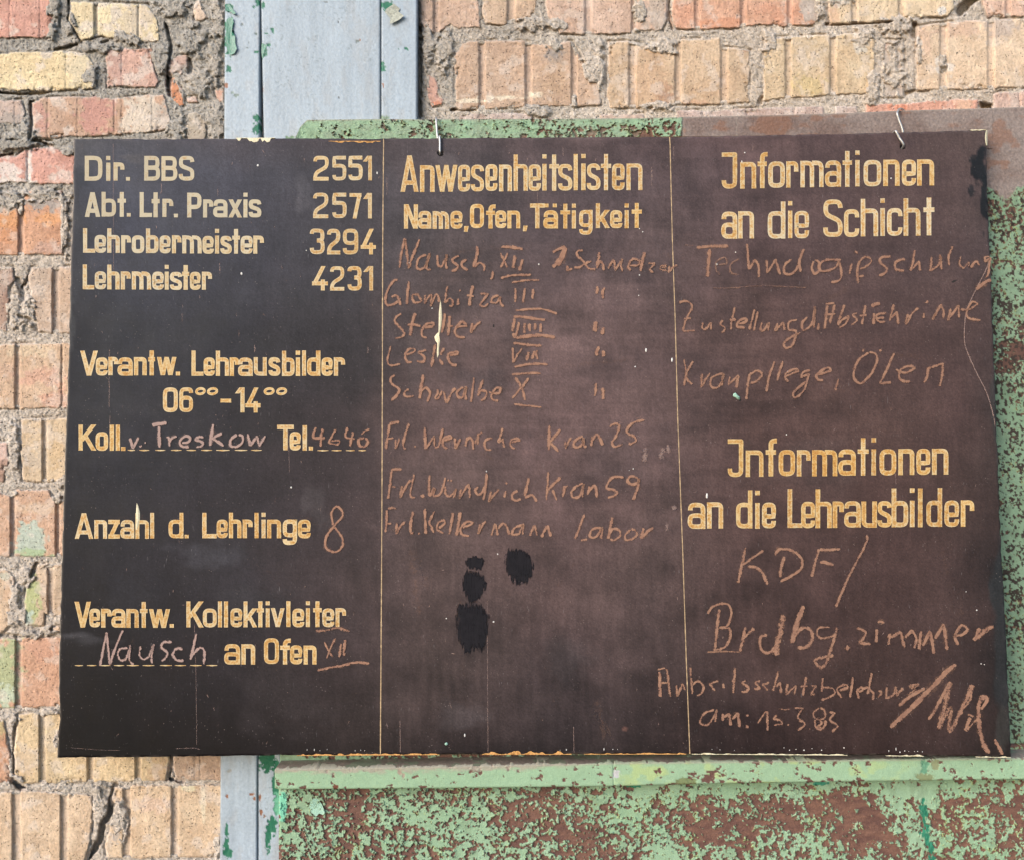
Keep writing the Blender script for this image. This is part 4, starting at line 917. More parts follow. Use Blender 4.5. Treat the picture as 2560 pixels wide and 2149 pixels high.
# ------------------------------------------------------------------ ribbons
class Ink:
    """collects flat strokes; each stroke lies a hair above the one before"""
    def __init__(self, base): self.V = []; self.F = []; self.UV = []; self.C = []; self.n = 0; self.k = 0; self.base = base
    def off(self): self.k += 1; return self.base + (self.k % 28) * 1.6e-5
    def add(self, P, F, uv, c):
        o = self.off()
        self.V.append(on_board(P[:, 0], P[:, 1], o + face_h(P[:, 0], P[:, 1]) * SC)); self.F.append(np.asarray(F) + self.n)
        self.UV.append(uv); self.C.append(c); self.n += len(P)
    def ribbon(self, pts, w, col=(0.5, 0.5, 0), wob=0.05, taper=0.0, seed=0, close=False, fade=0.0):
        P = np.asarray(pts, float)
        seg = np.hypot(*np.diff(P, axis=0).T); keep = np.concatenate([[True], seg > 0.05]); P = P[keep]
        if len(P) < 2: return
        s = np.concatenate([[0], np.cumsum(np.hypot(*np.diff(P, axis=0).T))]); L = s[-1]
        if L < 0.5: return
        if close:
            T = np.roll(P[:-1], -1, 0) - np.roll(P[:-1], 1, 0); T = np.concatenate([T, T[:1]])
        else:
            T = np.gradient(P, s, axis=0)
        T /= np.maximum(np.hypot(T[:, 0], T[:, 1]), 1e-6)[:, None]
        Nn = np.stack([-T[:, 1], T[:, 0]], -1)
        hw = np.full(len(P), w / 2.0)
        hw *= 1 + wob * vnoise(s / 9 + seed * 3.7, s * 0 + seed, seed % 50)
        if taper > 0:
            e = np.minimum(s, L - s); hw *= np.clip(0.35 + e / (taper * w + 1e-6), 0.35, 1)
        n = len(P); rows = np.linspace(-1, 1, 5)
        V = (P[:, None, :] + Nn[:, None, :] * (hw[:, None] * rows)[..., None]).reshape(-1, 2)
        i = np.arange(n * 5).reshape(n, 5)
        F = np.stack([i[:-1, :-1], i[:-1, 1:], i[1:, 1:], i[1:, :-1]], -1).reshape(-1, 4)
        a = V[F[0]]; area = (a[1, 0] - a[0, 0]) * (a[2, 1] - a[0, 1]) - (a[2, 0] - a[0, 0]) * (a[1, 1] - a[0, 1])
        if area > 0: F = F[:, ::-1]
        uv = np.stack([np.repeat(s / 40.0, 5), np.tile((rows + 1) / 2, n)], -1)
        c = np.broadcast_to(np.array(col, float), (len(V), 3)).copy()
        fade = min(fade, 0.22 * L)
        if fade > 0.5: c[:, 0] -= np.repeat(0.75 * np.clip(1 - np.minimum(s, L - s) / fade, 0, 1), 5)
        self.add(V, F, uv, c)
    def quad(self, q, col=(0.5, 0.5, 0)):
        """a slanted bar with level ends: q = bottom-left, bottom-right, top-right, top-left"""
        q = np.asarray(q, float); n = 5; t = np.linspace(0, 1, n); m = 8; s = np.linspace(0, 1, m)
        S_, T_ = np.meshgrid(s, t, indexing='ij')
        bl, br, tr, tl = q
        V = ((bl * (1 - T_[..., None]) + br * T_[..., None]) * (1 - S_[..., None]) + (tl * (1 - T_[..., None]) + tr * T_[..., None]) * S_[..., None])
        V = V + 0.25 * np.stack([fbm(V[..., 0] / 6, V[..., 1] / 6, 5), fbm(V[..., 0] / 6, V[..., 1] / 6, 6)], -1)
        i = np.arange(n * m).reshape(m, n)
        F = np.stack([i[:-1, :-1], i[:-1, 1:], i[1:, 1:], i[1:, :-1]], -1).reshape(-1, 4)
        a = V.reshape(-1, 2)[F[0]]; area = (a[1, 0] - a[0, 0]) * (a[2, 1] - a[0, 1]) - (a[2, 0] - a[0, 0]) * (a[1, 1] - a[0, 1])
        if area > 0: F = F[:, ::-1]
        self.add(V.reshape(-1, 2), F, np.stack([S_.ravel(), T_.ravel()], -1), np.broadcast_to(np.array(col, float), (n * m, 3)))
    def build(self, name, mat, label=None, parent=None):
        if not self.V: return None
        o = make_mesh(name, np.concatenate(self.V), np.concatenate(self.F), mat, np.concatenate(self.C), parent or board, np.concatenate(self.UV))
        if label: o["label"] = label
        return o

def rounded(pts, r, close=False, step=7):
    """polyline with corners of radius r (number or list)"""
    P = [np.array(p, float) for p in pts]; n = len(P)
    R = r if isinstance(r, (list, tuple)) else [r] * n
    out = []
    for i in range(n):
        if not close and i in (0, n - 1): out.append(P[i]); continue
        a, b, c = P[i - 1], P[i], P[(i + 1) % n]
        d1 = a - b; d2 = c - b; l1 = np.hypot(*d1); l2 = np.hypot(*d2)
        f1 = 0.5 if (close or i - 1 > 0) else 1.0; f2 = 0.5 if (close or i + 1 < n - 1) else 1.0
        rr = min(R[i], l1 * f1 * 0.999, l2 * f2 * 0.999)
        if rr < 0.6: out.append(b); continue
        p1 = b + d1 / l1 * rr; p2 = b + d2 / l2 * rr
        for t in np.linspace(0, 1, step):
            # quarter of a superellipse: close to a circular arc
            u = (1 - t) ** 2; v = 2 * t * (1 - t); w_ = t * t
            k = 1.0 + 0.41 * 1.0
            q = (u * p1 + k * v * b / 1.0 + w_ * p2) / (u + k * v + w_)
            out.append(q)
    if close: out.append(out[0])
    O = [out[0]]
    for a, b in zip(out[:-1], out[1:]):
        d = np.hypot(*(b - a)); m = max(1, int(d / 6))
        for j in range(1, m + 1): O.append(a + (b - a) * j / m)
    return np.array(O)

WT = dict(a=1.0, b=1.0, c=.95, d=1.0, e=1.0, g=1.02, h=1.0, k=1.12, n=1.0, o=1.02, r=.8, s=1.0, t=.55, u=1.0, v=1.25, w=1.9, x=1.2, z=1.0, m=1.8, f=.55,
          A=1.45, B=1.12, D=1.15, J=1.15, K=1.22, L=.85, N=1.15, O=1.15, P=1.05, S=1.1, T=1.25, V=1.4)
WT['ä'] = 1.0
for d_ in "0235698": WT[d_] = 1.0
WT['1'] = .45; WT['4'] = 1.1; WT['7'] = .95
FIX = {'i': 0.0, 'l': 0.0, '.': 0.0, ',': 0.12}
def glyph(ink, ch, x0, w, H, X, s, fx, col):
    """strokes of one letter: x0 left edge, w overall width, H cap height, X small-letter height, s stroke; fx maps (x, y-up) to the picture"""
    h = s / 2.0; L = h; R = w - h; B = h; T = H - h; XT = X - h
    r = min((R - L) * 0.52, 15) if w > s * 1.5 else 0
    def st(pts, rad=None, close=False):
        q = rounded(pts, r if rad is None else rad, close)
        ink.ribbon([fx(x0 + p[0], p[1]) for p in q], s, col, seed=int(x0 * 7 + len(pts)) % 997, close=close)
    def bar(xb, yb, xt, yt, k=1.0):
        """slanted stem with level ends"""
        dx = xt - xb; dy = yt - yb; hw = h * math.hypot(dx, dy) / max(abs(dy), 1e-3) * k
        ink.quad([fx(x0 + xb - hw, yb), fx(x0 + xb + hw, yb), fx(x0 + xt + hw, yt), fx(x0 + xt - hw, yt)], col)
    C_ = w / 2.0
    if ch == 'n': st([(L, 0), (L, X)]); st([(L, XT - 1), (L + r * .5, XT), (R, XT), (R, 0)], [0, 0, r, 0])
    elif ch == 'h': st([(L, 0), (L, H)]); st([(L, XT - 1), (L + r * .5, XT), (R, XT), (R, 0)], [0, 0, r, 0])
    elif ch == 'm': st([(L, 0), (L, X)]); st([(L, XT), (C_, XT), (C_, 0)], [0, r, 0]); st([(C_, XT), (R, XT), (R, 0)], [0, r, 0])
    elif ch == 'r': st([(L, 0), (L, X)]); st([(L, XT), (R, XT), (R, X * .60)], [0, r * .9, 0])
    elif ch == 'u': st([(L, X), (L, B), (R - 1, B)], [0, r, 0]); st([(R, 0), (R, X)])
    elif ch in 'aä':
        st([(L + 1, XT - s * 1.15), (L + 1, XT), (R, XT), (R, 0)], [0, r * .8, r, 0])
        m_ = X * .60
        st([(R, m_ - h), (L, m_ - h), (L, B), (R, B)], r, True)
        if ch == 'ä':
            for q in (.22, .78): st([(w * q, H), (w * q, H - s * .9)])
    elif ch == 'e': st([(R, X * .29), (R, B), (L, B), (L, XT), (R, XT), (R, X * .46), (L, X * .46)], [0, r, r, r, r, 0, 0])
    elif ch == 'o': st([(L, B), (R, B), (R, XT), (L, XT)], r, True)
    elif ch == 'c': st([(R, X * .70), (R, XT), (L, XT), (L, B), (R, B), (R, X * .30)], [0, r, r, r, r, 0])
    elif ch in 'sS':
        Y = X if ch == 's' else H; YT = Y - h
        st([(R, YT - Y * .17), (R - 1, YT), (L + 1, YT), (L, Y * .60), (R, Y * .42), (R, B), (L, B), (L, B + Y * .19)], [0, r, r, r * 1.3, r * 1.3, r, r, 0])
    elif ch == 't': st([(C_, 0), (C_, H)]); st([(0, XT), (w, XT)])
    elif ch == 'f': st([(w * .45, 0), (w * .45, T), (w, T)], [0, r * 1.3 + 2, 0]); st([(-1, XT), (w * .92, XT)])
    elif ch == 'i': st([(h, 0), (h, X)]); st([(h, H), (h, H - s)])
    elif ch == 'l': st([(h, 0), (h, H)])
    elif ch == '.': st([(h, 0), (h, s * .9)])
    elif ch == ',': ink.quad([fx(x0 - 1, -s * .75), fx(x0 + s * .8, -s * .75), fx(x0 + s * 1.1, s * .62), fx(x0 + .5, s * .62)], col)
    elif ch == 'd': st([(R, 0), (R, H)]); st([(R, B), (L, B), (L, XT), (R, XT)], r, True)
    elif ch == 'b': st([(L, 0), (L, H)]); st([(L, B), (R, B), (R, XT), (L, XT)], r, True)
    elif ch == 'g':
        D_ = -H * .19
        st([(R, X), (R, D_), (L, D_), (L, D_ + s * .9)], [0, r, r, 0]); st([(R, B + X * .04), (L, B + X * .04), (L, XT), (R, XT)], r, True)
    elif ch == 'k': st([(L, 0), (L, H)]); bar(L + 1, X * .36, w - h * 1.2, X); bar(w - h * 1.1, 0, L + (R - L) * .42, X * .56)
    elif ch == 'K': st([(L, 0), (L, H)]); bar(L + 1, H * .36, w - h * 1.2, H); bar(w - h * 1.1, 0, L + (R - L) * .34, H * .58)
    elif ch == 'v': bar(C_, 0, h * 1.1, X); bar(C_, 0, w - h * 1.1, X)
    elif ch == 'V': bar(C_, 0, h * 1.1, H); bar(C_, 0, w - h * 1.1, H)
    elif ch == 'w':
        a_ = w * .31; b_ = w * .69
        bar(a_, 0, h * 1.1, X); bar(a_, 0, C_, X); bar(b_, 0, C_, X); bar(b_, 0, w - h * 1.1, X)
    elif ch == 'x': bar(h * 1.2, 0, w - h * 1.2, X); bar(w - h * 1.2, 0, h * 1.2, X)
    elif ch == 'z': st([(0, XT), (w, XT)]); st([(0, B), (w, B)]); bar(h * 1.2, B, w - h * 1.2, XT)
    elif ch == 'A': bar(h * 1.1, 0, C_, H); bar(w - h * 1.1, 0, C_, H); st([(w * .22, H * .25), (w * .78, H * .25)])
    elif ch == 'B':
        st([(L, 0), (L, H)]); st([(L, T), (R - 1.5, T), (R - 1.5, H * .53), (L, H * .53)], [0, r, r, 0]); st([(L, H * .52), (R, H * .52), (R, B), (L, B)], [0, r, r, 0])
    elif ch == 'D': st([(L, 0), (L, H)]); st([(L, B), (R, B), (R, T), (L, T)], [0, r * 1.2, r * 1.2, 0])
    elif ch == 'P': st([(L, 0), (L, H)]); st([(L, T), (R, T), (R, H * .42), (L, H * .42)], [0, r, r, 0])
    elif ch == 'L': st([(L, 0), (L, H)]); st([(L, B), (w, B)])
    elif ch == 'T': st([(0, T), (w, T)]); st([(C_, 0), (C_, H)])
    elif ch == 'N': st([(L, 0), (L, H)]); st([(R, 0), (R, H)]); bar(R - 1, 0, L + 1, H)
    elif ch in 'O0': st([(L, B), (R, B), (R, T), (L, T)], r * 1.05, True)
    elif ch == 'J': st([(0, T), (R, T), (R, B), (L, B), (L, B + H * .17)], [0, 0.7, r * 1.1, r * 1.1, 0])
    elif ch == '1': st([(w - h, 0), (w - h, H)]); bar(h * .9, H * .76, w - h * 1.4, H, 0.9)
    elif ch == '2':
        st([(L, T - H * .15), (L, T), (R, T), (R, H * .56), (L, H * .30), (L, B)], [0, r, r, r * 1.4, r * 1.2, 0]); st([(0, B), (w, B)])
    elif ch == '3':
        st([(L, T - H * .13), (L, T), (R - .5, T), (R - .5, H * .54), (C_, H * .54)], [0, r, r, r * .8, 0]); st([(C_ - 1, H * .53), (R, H * .53), (R, B), (L, B), (L, B + H * .17)], [0, r * .9, r, r, 0])
    elif ch == '5':
        st([(w - 1, T), (L, T), (L, H * .56)], 0); st([(L, H * .52), (L + 1, H * .60), (R, H * .60), (R, B), (L, B), (L, B + H * .15)], [0, 2, r, r, r, 0])
    elif ch == '7': st([(0, T), (w, T)]); bar(w * .42, 0, w - h * 1.1, T)
    elif ch == '4': bar(h * 1.2, H * .27, w * .72, H); st([(0, H * .29), (w, H * .29)]); st([(w * .68, 0), (w * .68, H * .45)])
    elif ch == '6':
        st([(R, T - H * .15), (R, T), (L, T), (L, H * .35)], [0, r, r, 0]); st([(L, B), (R, B), (R, H * .58), (L, H * .58)], r, True)
    elif ch == '9':
        st([(L, B + H * .17), (L, B), (R, B), (R, H * .60)], [0, r, r, 0]); st([(L, H * .44), (R, H * .44), (R, T), (L, T)], r, True)
    elif ch == '-': st([(0, H * .42), (w, H * .42)])

def text(word, x0, x1, base, top, s, label=None, xh=0.73, gap=None, base1=None, top1=None, och=0.5, white=0.3, spans=None, name="painted_lettering", fadeout=0.08):
    base1 = base if base1 is None else base1; top1 = top if top1 is None else top1
    H = base - top; gap = (0.33 * s) if gap is None else gap
    ink = Ink(0.00012)
    def fx(x, y):
        t = (x - x0) / max(x1 - x0, 1)
        bl = base + (base1 - base) * t; tp = top + (top1 - top) * t
        return (x + 0.004 * (x - x0), bl + (tp - bl) * y / H) if False else (x, bl + (tp - bl) * y / H)
    if spans is None:
        fixed = sum(s + FIX[c] * s if c in FIX else 0 for c in word) + gap * (len(word) - 1)
        tot = sum(WT[c] for c in word if c not in FIX) + 1e-9
        u = (x1 - x0 - fixed) / tot
        x = x0; spans = []
        for c in word:
            w = s * (1 + FIX[c]) if c in FIX else WT[c] * u
            if c in FIX: w = s
            spans.append((x, x + w)); x += w + gap
    rs = random.Random(word + str(int(x0)))
    for c, (a, b) in zip(word, spans):
        col = (och + rs.uniform(-.14, .14), min(1, max(0, white + rs.uniform(-.3, .3))), max(0, fadeout + rs.uniform(-.06, .06)))
        jy = rs.uniform(-.6, .6)
        glyph(ink, c, a, b - a, H, H * xh, s * rs.uniform(.96, 1.04), lambda x, y: (lambda p: (p[0], p[1] + jy))(fx(x, y)), col)
    ink.build(name, M_LETTER, label or ("painted word " + word))

dull = dict(och=0.12, white=0.95, fadeout=0.34)
text("Dir.", 212, 325, 452.3, 390, 10.2, spans=[(212,256),(265.5,276),(284,311),(315,325)], **dull)
text("BBS", 360.4, 486, 452.3, 390.5, 10.2, **dull)
text("2551", 783.5, 930, 452.3, 390.4, 9.5, "painted telephone number 2551", spans=[(783.5,822),(831,866),(871,907),(908,930)], och=.5, white=.4, fadeout=0.16)
text("Abt.", 211.8, 327, 542.6, 480.7, 10.2, spans=[(211.8,251),(254,290),(294,315),(317,327)], **dull)
text("Ltr.", 349, 445, 543.5, 481, 10.2, spans=[(349,380),(379,399),(406,433.5),(435,445)], **dull)
text("Praxis", 468, 654, 544.5, 482.5, 10.2, spans=[(468,504),(508,533),(533,569),(571,606),(609,618.5),(622,654)], **dull)
text("2571", 783, 930, 547, 483.4, 9.5, "painted telephone number 2571", spans=[(783,821),(831,867),(874,904),(909,930)], och=.55, white=.4, fadeout=0.16)
text("Lehrobermeister", 207.7, 661, 632.7, 571.4, 10.2, spans=[(207.7,238),(236.5,265.5),(268,299.5),(303,327.5),(329.5,361),(365,396.5),(399,427),(430,454),(456,504.5),(506.5,535),(538,547),(551,580),(581,600.5),(602,632.5),(634,660.5)], base1=636, top1=574, och=.3, white=.8, fadeout=0.22)
text("3294", 775, 940, 637, 573, 9.5, "painted telephone number 3294", spans=[(775,812),(818,851),(857.5,896),(902,940)], och=.6, white=.35, fadeout=0.16)
text("Lehrmeister", 206.8, 530.5, 724, 662, 10.2, base1=725.7, top1=664, spans=[(206.8,235.5),(237,265.5),(268,299),(302,327),(329.5,378),(380.5,410),(412,422),(424.5,455.5),(455.5,473.5),(475,502),(505,530.5)], och=.38, white=.7, fadeout=0.18)
text("4231", 780.5, 933, 727.5, 666.7, 9.5, "painted telephone number 4231", spans=[(780.5,820),(825.5,861),(869,904.5),(909.5,933)], och=.6, white=.3, fadeout=0.16)
text("Verantw.", 200, 450, 939, 876.6, 10.4, spans=[(200,245),(239.5,269.5),(271,295.5),(294,332),(335,367),(371,388),(392,442),(440,450)], och=.6, white=.3)
text("Lehrausbilder", 479, 863, 940, 876.8, 10.4, spans=[(479,509),(509.5,537.5),(540,572.5),(574.5,598),(595,632),(634.5,667),(671,701),(705,736.5),(739.5,748.5),(755,765),(767.5,801),(803.5,832),(834.5,863)], och=.6, white=.35)
text("06", 407.6, 483, 1030.5, 969, 10.0, "painted hour 06", spans=[(407.6,445),(448.5,483)], och=.6, white=.3)
text("-", 551.4, 578, 1024, 971, 9.5, "painted dash", och=.65, white=.3, spans=[(551.4,578)])
text("14", 588.6, 651.4, 1031.5, 969.5, 10.2, "painted hour 14", spans=[(588.6,611.5),(613.5,651.4)], och=.6, white=.3)
def small_o(spans, y0, y1, label):
    ink = Ink(0.00012)
    for a, b in spans:
        cx, cy, rx, ry = (a + b) / 2, (y0 + y1) / 2, (b - a) / 2 - 3.6, (y1 - y0) / 2 - 2.2
        t = np.linspace(0, 2 * math.pi, 37)
        # broad-nibbed ring: thick sides, thin top and bottom
        P = np.stack([cx + rx * np.cos(t) - 1.6 * np.sin(t), cy + ry * np.sin(t)], -1)
        ink.ribbon(P, 6.2, (.6, .3, 0), close=True, seed=int(a))
    ink.build("painted_lettering", M_LETTER, label)
small_o([(488,515),(517.5,546)], 969.5, 987.6, "small raised zeros after 06")
small_o([(658.7,686.7),(690,718)], 969.5, 987.2, "small raised zeros after 14")
text("Koll.", 197, 313, 1125.7, 1062, 10.4, spans=[(197,241),(239.5,271),(275,285.5),(290,300.5),(303.5,313)], och=.65, white=.25)
text("Tel.", 692.8, 782, 1125, 1062.5, 10.4, spans=[(692.8,734.5),(724,752),(756.5,766.5),(772,782)], och=.65, white=.25)
text("Anzahl", 186.8, 386, 1345, 1281, 10.2, spans=[(186.8,233.5),(236,268),(271,300),(301,336),(339,373),(376,386)], och=.6, white=.35)
text("d.", 421.6, 472, 1344.5, 1280.5, 10.2, spans=[(421.6,459),(462,472)], och=.6, white=.35)
text("Lehrlinge", 506, 777, 1343.6, 1280, 10.2, spans=[(506,542),(542,570),(572.5,604),(607,632),(636.5,646.5),(654,664),(668,703),(707,743),(745,777)], och=.68, white=.3)
text("Verantw.", 186, 434.4, 1567.5, 1503, 10.2, spans=[(186,228),(223.5,251),(253,279),(278.5,314),(316,347),(350,369),(372,426),(424.5,434.4)], och=.6, white=.3)
text("Kollektivleiter", 465.8, 865.5, 1567, 1502, 10.2, base1=1565.8, top1=1501.5, spans=[(465.8,509),(507,542),(545,555),(560,570),(576,606),(609,643),(642,660),(664.5,674),(677,712),(716,726),(731,761),(765,774.5),(783,804.5),(806,836),(839,865.5)], och=.58, white=.45)
text("an", 560.4, 638, 1660, 1594.5, 10.4, spans=[(560.4,600.5),(603.5,638)], och=.62, white=.3, xh=.78)
text("Ofen", 660, 791.4, 1659.3, 1594.5, 10.4, spans=[(660,697.5),(701,727),(725,756),(759,791.4)], och=.62, white=.3)
text("Anwesenheitslisten", 1000.8, 1606, 480.9, 389.5, 10.8, "painted heading Anwesenheitslisten", base1=475.8, top1=385.5, xh=.735,
     spans=[(1000.8,1047),(1050,1086.5),(1088,1144),(1145,1175.7),(1177,1210.5),(1213.5,1243.5),(1247.5,1280),(1284,1319.5),(1321,1352.5),(1355.7,1367),(1373,1397.6),(1395,1431),(1434,1446),(1453,1463.5),(1466.5,1501),(1502,1527.7),(1530,1561.5),(1566,1606)], och=.58, white=.5)
text("Name,", 1010, 1170, 572.6, 511.7, 10.2, spans=[(1010,1045),(1045,1078.5),(1081.5,1123),(1126,1156.5),(1160.5,1170)], och=.65, white=.35)
text("Ofen,", 1175, 1318, 571.5, 511, 10.2, spans=[(1175,1210),(1216,1239),(1238,1266),(1268.5,1300.5),(1308,1318)], och=.65, white=.35)
text("Tätigkeit", 1325, 1604.7, 572, 510, 10.2, "painted word Taetigkeit with two dots over the a", base1=570.5, top1=508.5, spans=[(1325,1361.5),(1358,1395),(1401,1425.5),(1429.5,1440),(1447.5,1481.5),(1489.5,1524.5),(1525,1556),(1561.5,1571.5),(1579,1604.7)], och=.65, white=.35)
text("Jnformationen", 1804.4, 2335, 472.5, 382, 11.2, "upper painted heading Jnformationen", base1=464, top1=375, xh=.735,
     spans=[(1804.4,1843),(1850.5,1890.5),(1895,1919),(1920.5,1962.5),(1965.5,1996),(2001,2059),(2062,2103),(2106.5,2130),(2138,2149.5),(2159,2203),(2208,2249),(2254.5,2290),(2292.5,2335)], och=.58, white=.5)
text("an", 1803, 1885, 597, 505, 11.2, "painted word an above Technologieschulung", xh=.74, spans=[(1803,1843.5),(1845.5,1885)], och=.55, white=.5)
text("die", 1919.4, 2022.6, 596.5, 503.7, 11.2, "painted word die above Technologieschulung", xh=.74, spans=[(1919.4,1963.5),(1970,1981.5),(1986,2022.6)], och=.52, white=.6)
text("Schicht", 2058, 2335.8, 593.5, 500, 11.4, base1=588.6, top1=494, xh=.74, spans=[(2058,2107),(2110,2148.5),(2152,2195.5),(2201,2212.5),(2217.5,2256.5),(2259,2301),(2308.5,2335.8)], och=.52, white=.6)
text("Jnformationen", 1819, 2370, 1191.4, 1097, 11.4, "lower painted heading Jnformationen", base1=1185.3, top1=1093, xh=.70,
     spans=[(1819,1858),(1864,1908.5),(1915,1942),(1946.5,1987.5),(1992,2026.5),(2030,2093),(2095,2139),(2143.5,2171),(2178,2190),(2198,2240),(2245,2285),(2290,2325),(2329,2370)], och=.72, white=.15)
text("an", 1719, 1808, 1320.5, 1224, 11.4, "painted word an before Lehrausbilder", xh=.68, spans=[(1719,1763.5),(1767.5,1808)], och=.62, white=.35)
text("die", 1840, 1940, 1320, 1225, 11.4, "painted word die before Lehrausbilder", xh=.68, spans=[(1840,1881),(1888,1900.5),(1905,1940)], och=.65, white=.25)
text("Lehrausbilder", 1969, 2434.9, 1319, 1222, 11.4, "painted heading Lehrausbilder", base1=1315.5, top1=1218.7, xh=.68,
     spans=[(1969,2006),(2003,2038),(2039,2079.5),(2081.5,2110),(2110,2152),(2153.5,2192),(2193,2229),(2228.5,2270),(2274,2286.5),(2294,2307.5),(2315,2354.5),(2360,2397),(2401,2434.9)], och=.70, white=.2)

def plain_line(pts, w, name, mat, label=None, n=60, taper=0):
    ink = Ink(0.00010); P = np.array(pts, float)
    s = np.concatenate([[0], np.cumsum(np.hypot(*np.diff(P, axis=0).T))]); t = np.linspace(0, s[-1], n)
    ink.ribbon(np.stack([np.interp(t, s, P[:, 0]), np.interp(t, s, P[:, 1])], -1), w, (.6, .3, 0), wob=0.35, taper=taper, seed=int(pts[0][0]) % 97)
    ink.build(name, mat, label)
plain_line([(959,347),(957,590),(956,820),(955.5,1000),(955,1200),(954,1380),(952.5,1640),(951,1884)], 2.4, "ruled_line", M_LINE, "thin ruled line left of the middle column", 200)
plain_line([(1673.5,343),(1675,360),(1681,600),(1688,800),(1693.8,1040),(1700,1200),(1707,1380),(1715.5,1640),(1724.5,1883)], 2.2, "ruled_line", M_LINE, "thin ruled line right of the middle column", 200)
for y, dx, segs in [(1124.6, 0, [(320,338),(349,373.5),(389,413.5),(428,454.5),(467,490.5),(503,530.5),(541,574.5),(587.5,618.5),(628,655)]),
                    (1125.2, 0, [(793.5,821),(829,854),(864.5,887),(896,915)]),
                    (1662.2, 0, [(187,207.5),(217.5,241),(248,276),(285,310.5),(317,347.5),(356.5,386),(400,429.5),(437,465),(475,504.5),(516,543.5)])]:
    ink = Ink(0.00010)
    for a, b in segs: ink.ribbon([(a, y), ((a + b) / 2, y + .3), (b, y)], 3.0 if y > 1200 else 3.4, (.55, .5, 0), taper=1.5, seed=int(a))
    ink.build("dashed_rule", M_LETTER, None)

# ------------------------------------------------------------------ chalk handwriting
def smooth(pts):
    P = np.array(pts, float)
    if len(P) < 3:
        n = max(2, int(np.hypot(*(P[-1] - P[0])) / 2.5)); t = np.linspace(0, 1, n)[:, None]
        Q = P[0] * (1 - t) + P[-1] * t
    else:
        Pe = np.concatenate([[2 * P[0] - P[1]], P, [2 * P[-1] - P[-2]]]); out = []
        for i in range(1, len(Pe) - 2):
            a, b, c, d = Pe[i - 1], Pe[i], Pe[i + 1], Pe[i + 2]
            m = max(3, int(np.hypot(*(c - b)) / 2.2))
            cb = np.dot(b - a, c - b) / (np.hypot(*(b - a)) * np.hypot(*(c - b)) + 1e-6)
            cc_ = np.dot(c - b, d - c) / (np.hypot(*(c - b)) * np.hypot(*(d - c)) + 1e-6)
            k1 = 0.5 if cb > -0.2 else 0.1; k2 = 0.5 if cc_ > -0.2 else 0.1
            for t in np.linspace(0, 1, m, endpoint=False):
                h00 = 2*t**3-3*t**2+1; h10 = t**3-2*t**2+t; h01 = -2*t**3+3*t**2; h11 = t**3-t**2
                out.append(h00 * b + h10 * k1 * (c - a) + h01 * c + h11 * k2 * (d - b))
        out.append(P[-1]); Q = np.array(out)
    return Q
def chalk(tf, groups, w=5.0, dens=0.5, op=1.0, mat=None, name="chalk_writing"):
    """tf = (ox, oy, factor); groups: {label: [stroke, ...]}, a stroke = points or (points, width, density, opacity)"""
    ox, oy, f = tf
    for label, strokes in groups.items():
        ink = Ink(0.00062)
        for st_ in strokes:
            ww, dd, oo = w, dens, op; pts = st_
            if isinstance(st_, tuple): pts = st_[0]; ww = st_[1] if len(st_) > 1 else w; dd = st_[2] if len(st_) > 2 else dens; oo = st_[3] if len(st_) > 3 else op
            P = smooth([(ox + a / f, oy + b / f) for a, b in pts]); ww = ww * 1.22; oo = oo * (0.84 if ox + pts[0][0] / f > 1650 else 0.92); dd = dd + 0.09
            LL = float(np.sum(np.hypot(*np.diff(P, axis=0).T)))
            if LL < 1.3 * ww:
                m_ = P.mean(0); d_ = (P[-1] - P[0]) / max(LL, 1e-3) * ww * .65; P = np.array([m_ - d_, m_, m_ + d_]); dd = dd + .3
            if len(P) == 2: P = np.array([P[0], P.mean(0), P[1]])
            P = P + 0.45 * np.stack([fbm(P[:, 0] / 7, P[:, 1] / 7, 3), fbm(P[:, 0] / 7, P[:, 1] / 7, 8)], -1)
            sd = int(abs(P[0, 0] * 3 + P[0, 1])) % 991
            dd2 = dd + 0.12 * (vnoise(np.array([sd * 0.37]), np.array([1.5]))[0])
            ink.ribbon(P, ww * 2.1, (max(.05, dd2 - .34), oo * .42, 0), wob=0.3, taper=0.8, seed=sd + 5, fade=3)
            ink.ribbon(P, ww, (dd2, oo, 0), wob=0.26, taper=0.5, seed=sd, fade=3)
        ink.build(name, mat or M_CHALK, label)
TC = (180, 840, 5.25); TD = (560, 840, 5.25); TE = (160, 1230, 3.9175); TF = (540, 1230, 3.9175)
chalk(TC, {"chalk name v. Treskow": [[(765,1330),(808,1465),(880,1325)], ([(885,1430),(905,1450),(925,1425)],4,.4), ([(965,1385),(970,1412)],4,.35), ([(1050,1170),(1150,1152),(1255,1140)],6,.62), ([(1150,1175),(1150,1320),(1155,1470)],6,.62),
   [(1240,1325),(1278,1340),(1285,1450)],[(1285,1400),(1310,1345),(1390,1312)],[(1440,1402),(1535,1385),(1555,1335),(1500,1312),(1432,1360),(1425,1420),(1470,1455),(1545,1448)],
   [(1738,1332),(1680,1320),(1628,1355),(1722,1400),(1705,1442),(1630,1458)],([(1860,1150),(1835,1300),(1815,1450)],6),[(1980,1270),(1850,1340),(1930,1390),(2005,1445)],
   [(2180,1290),(2100,1345),(2082,1430),(2160,1450),(2235,1400),(2245,1320),(2185,1290)],([(2310,1275),(2345,1432),(2430,1325),(2465,1430),(2545,1300)],6)]}, 5.2, .60, mat=M_CHALKP)
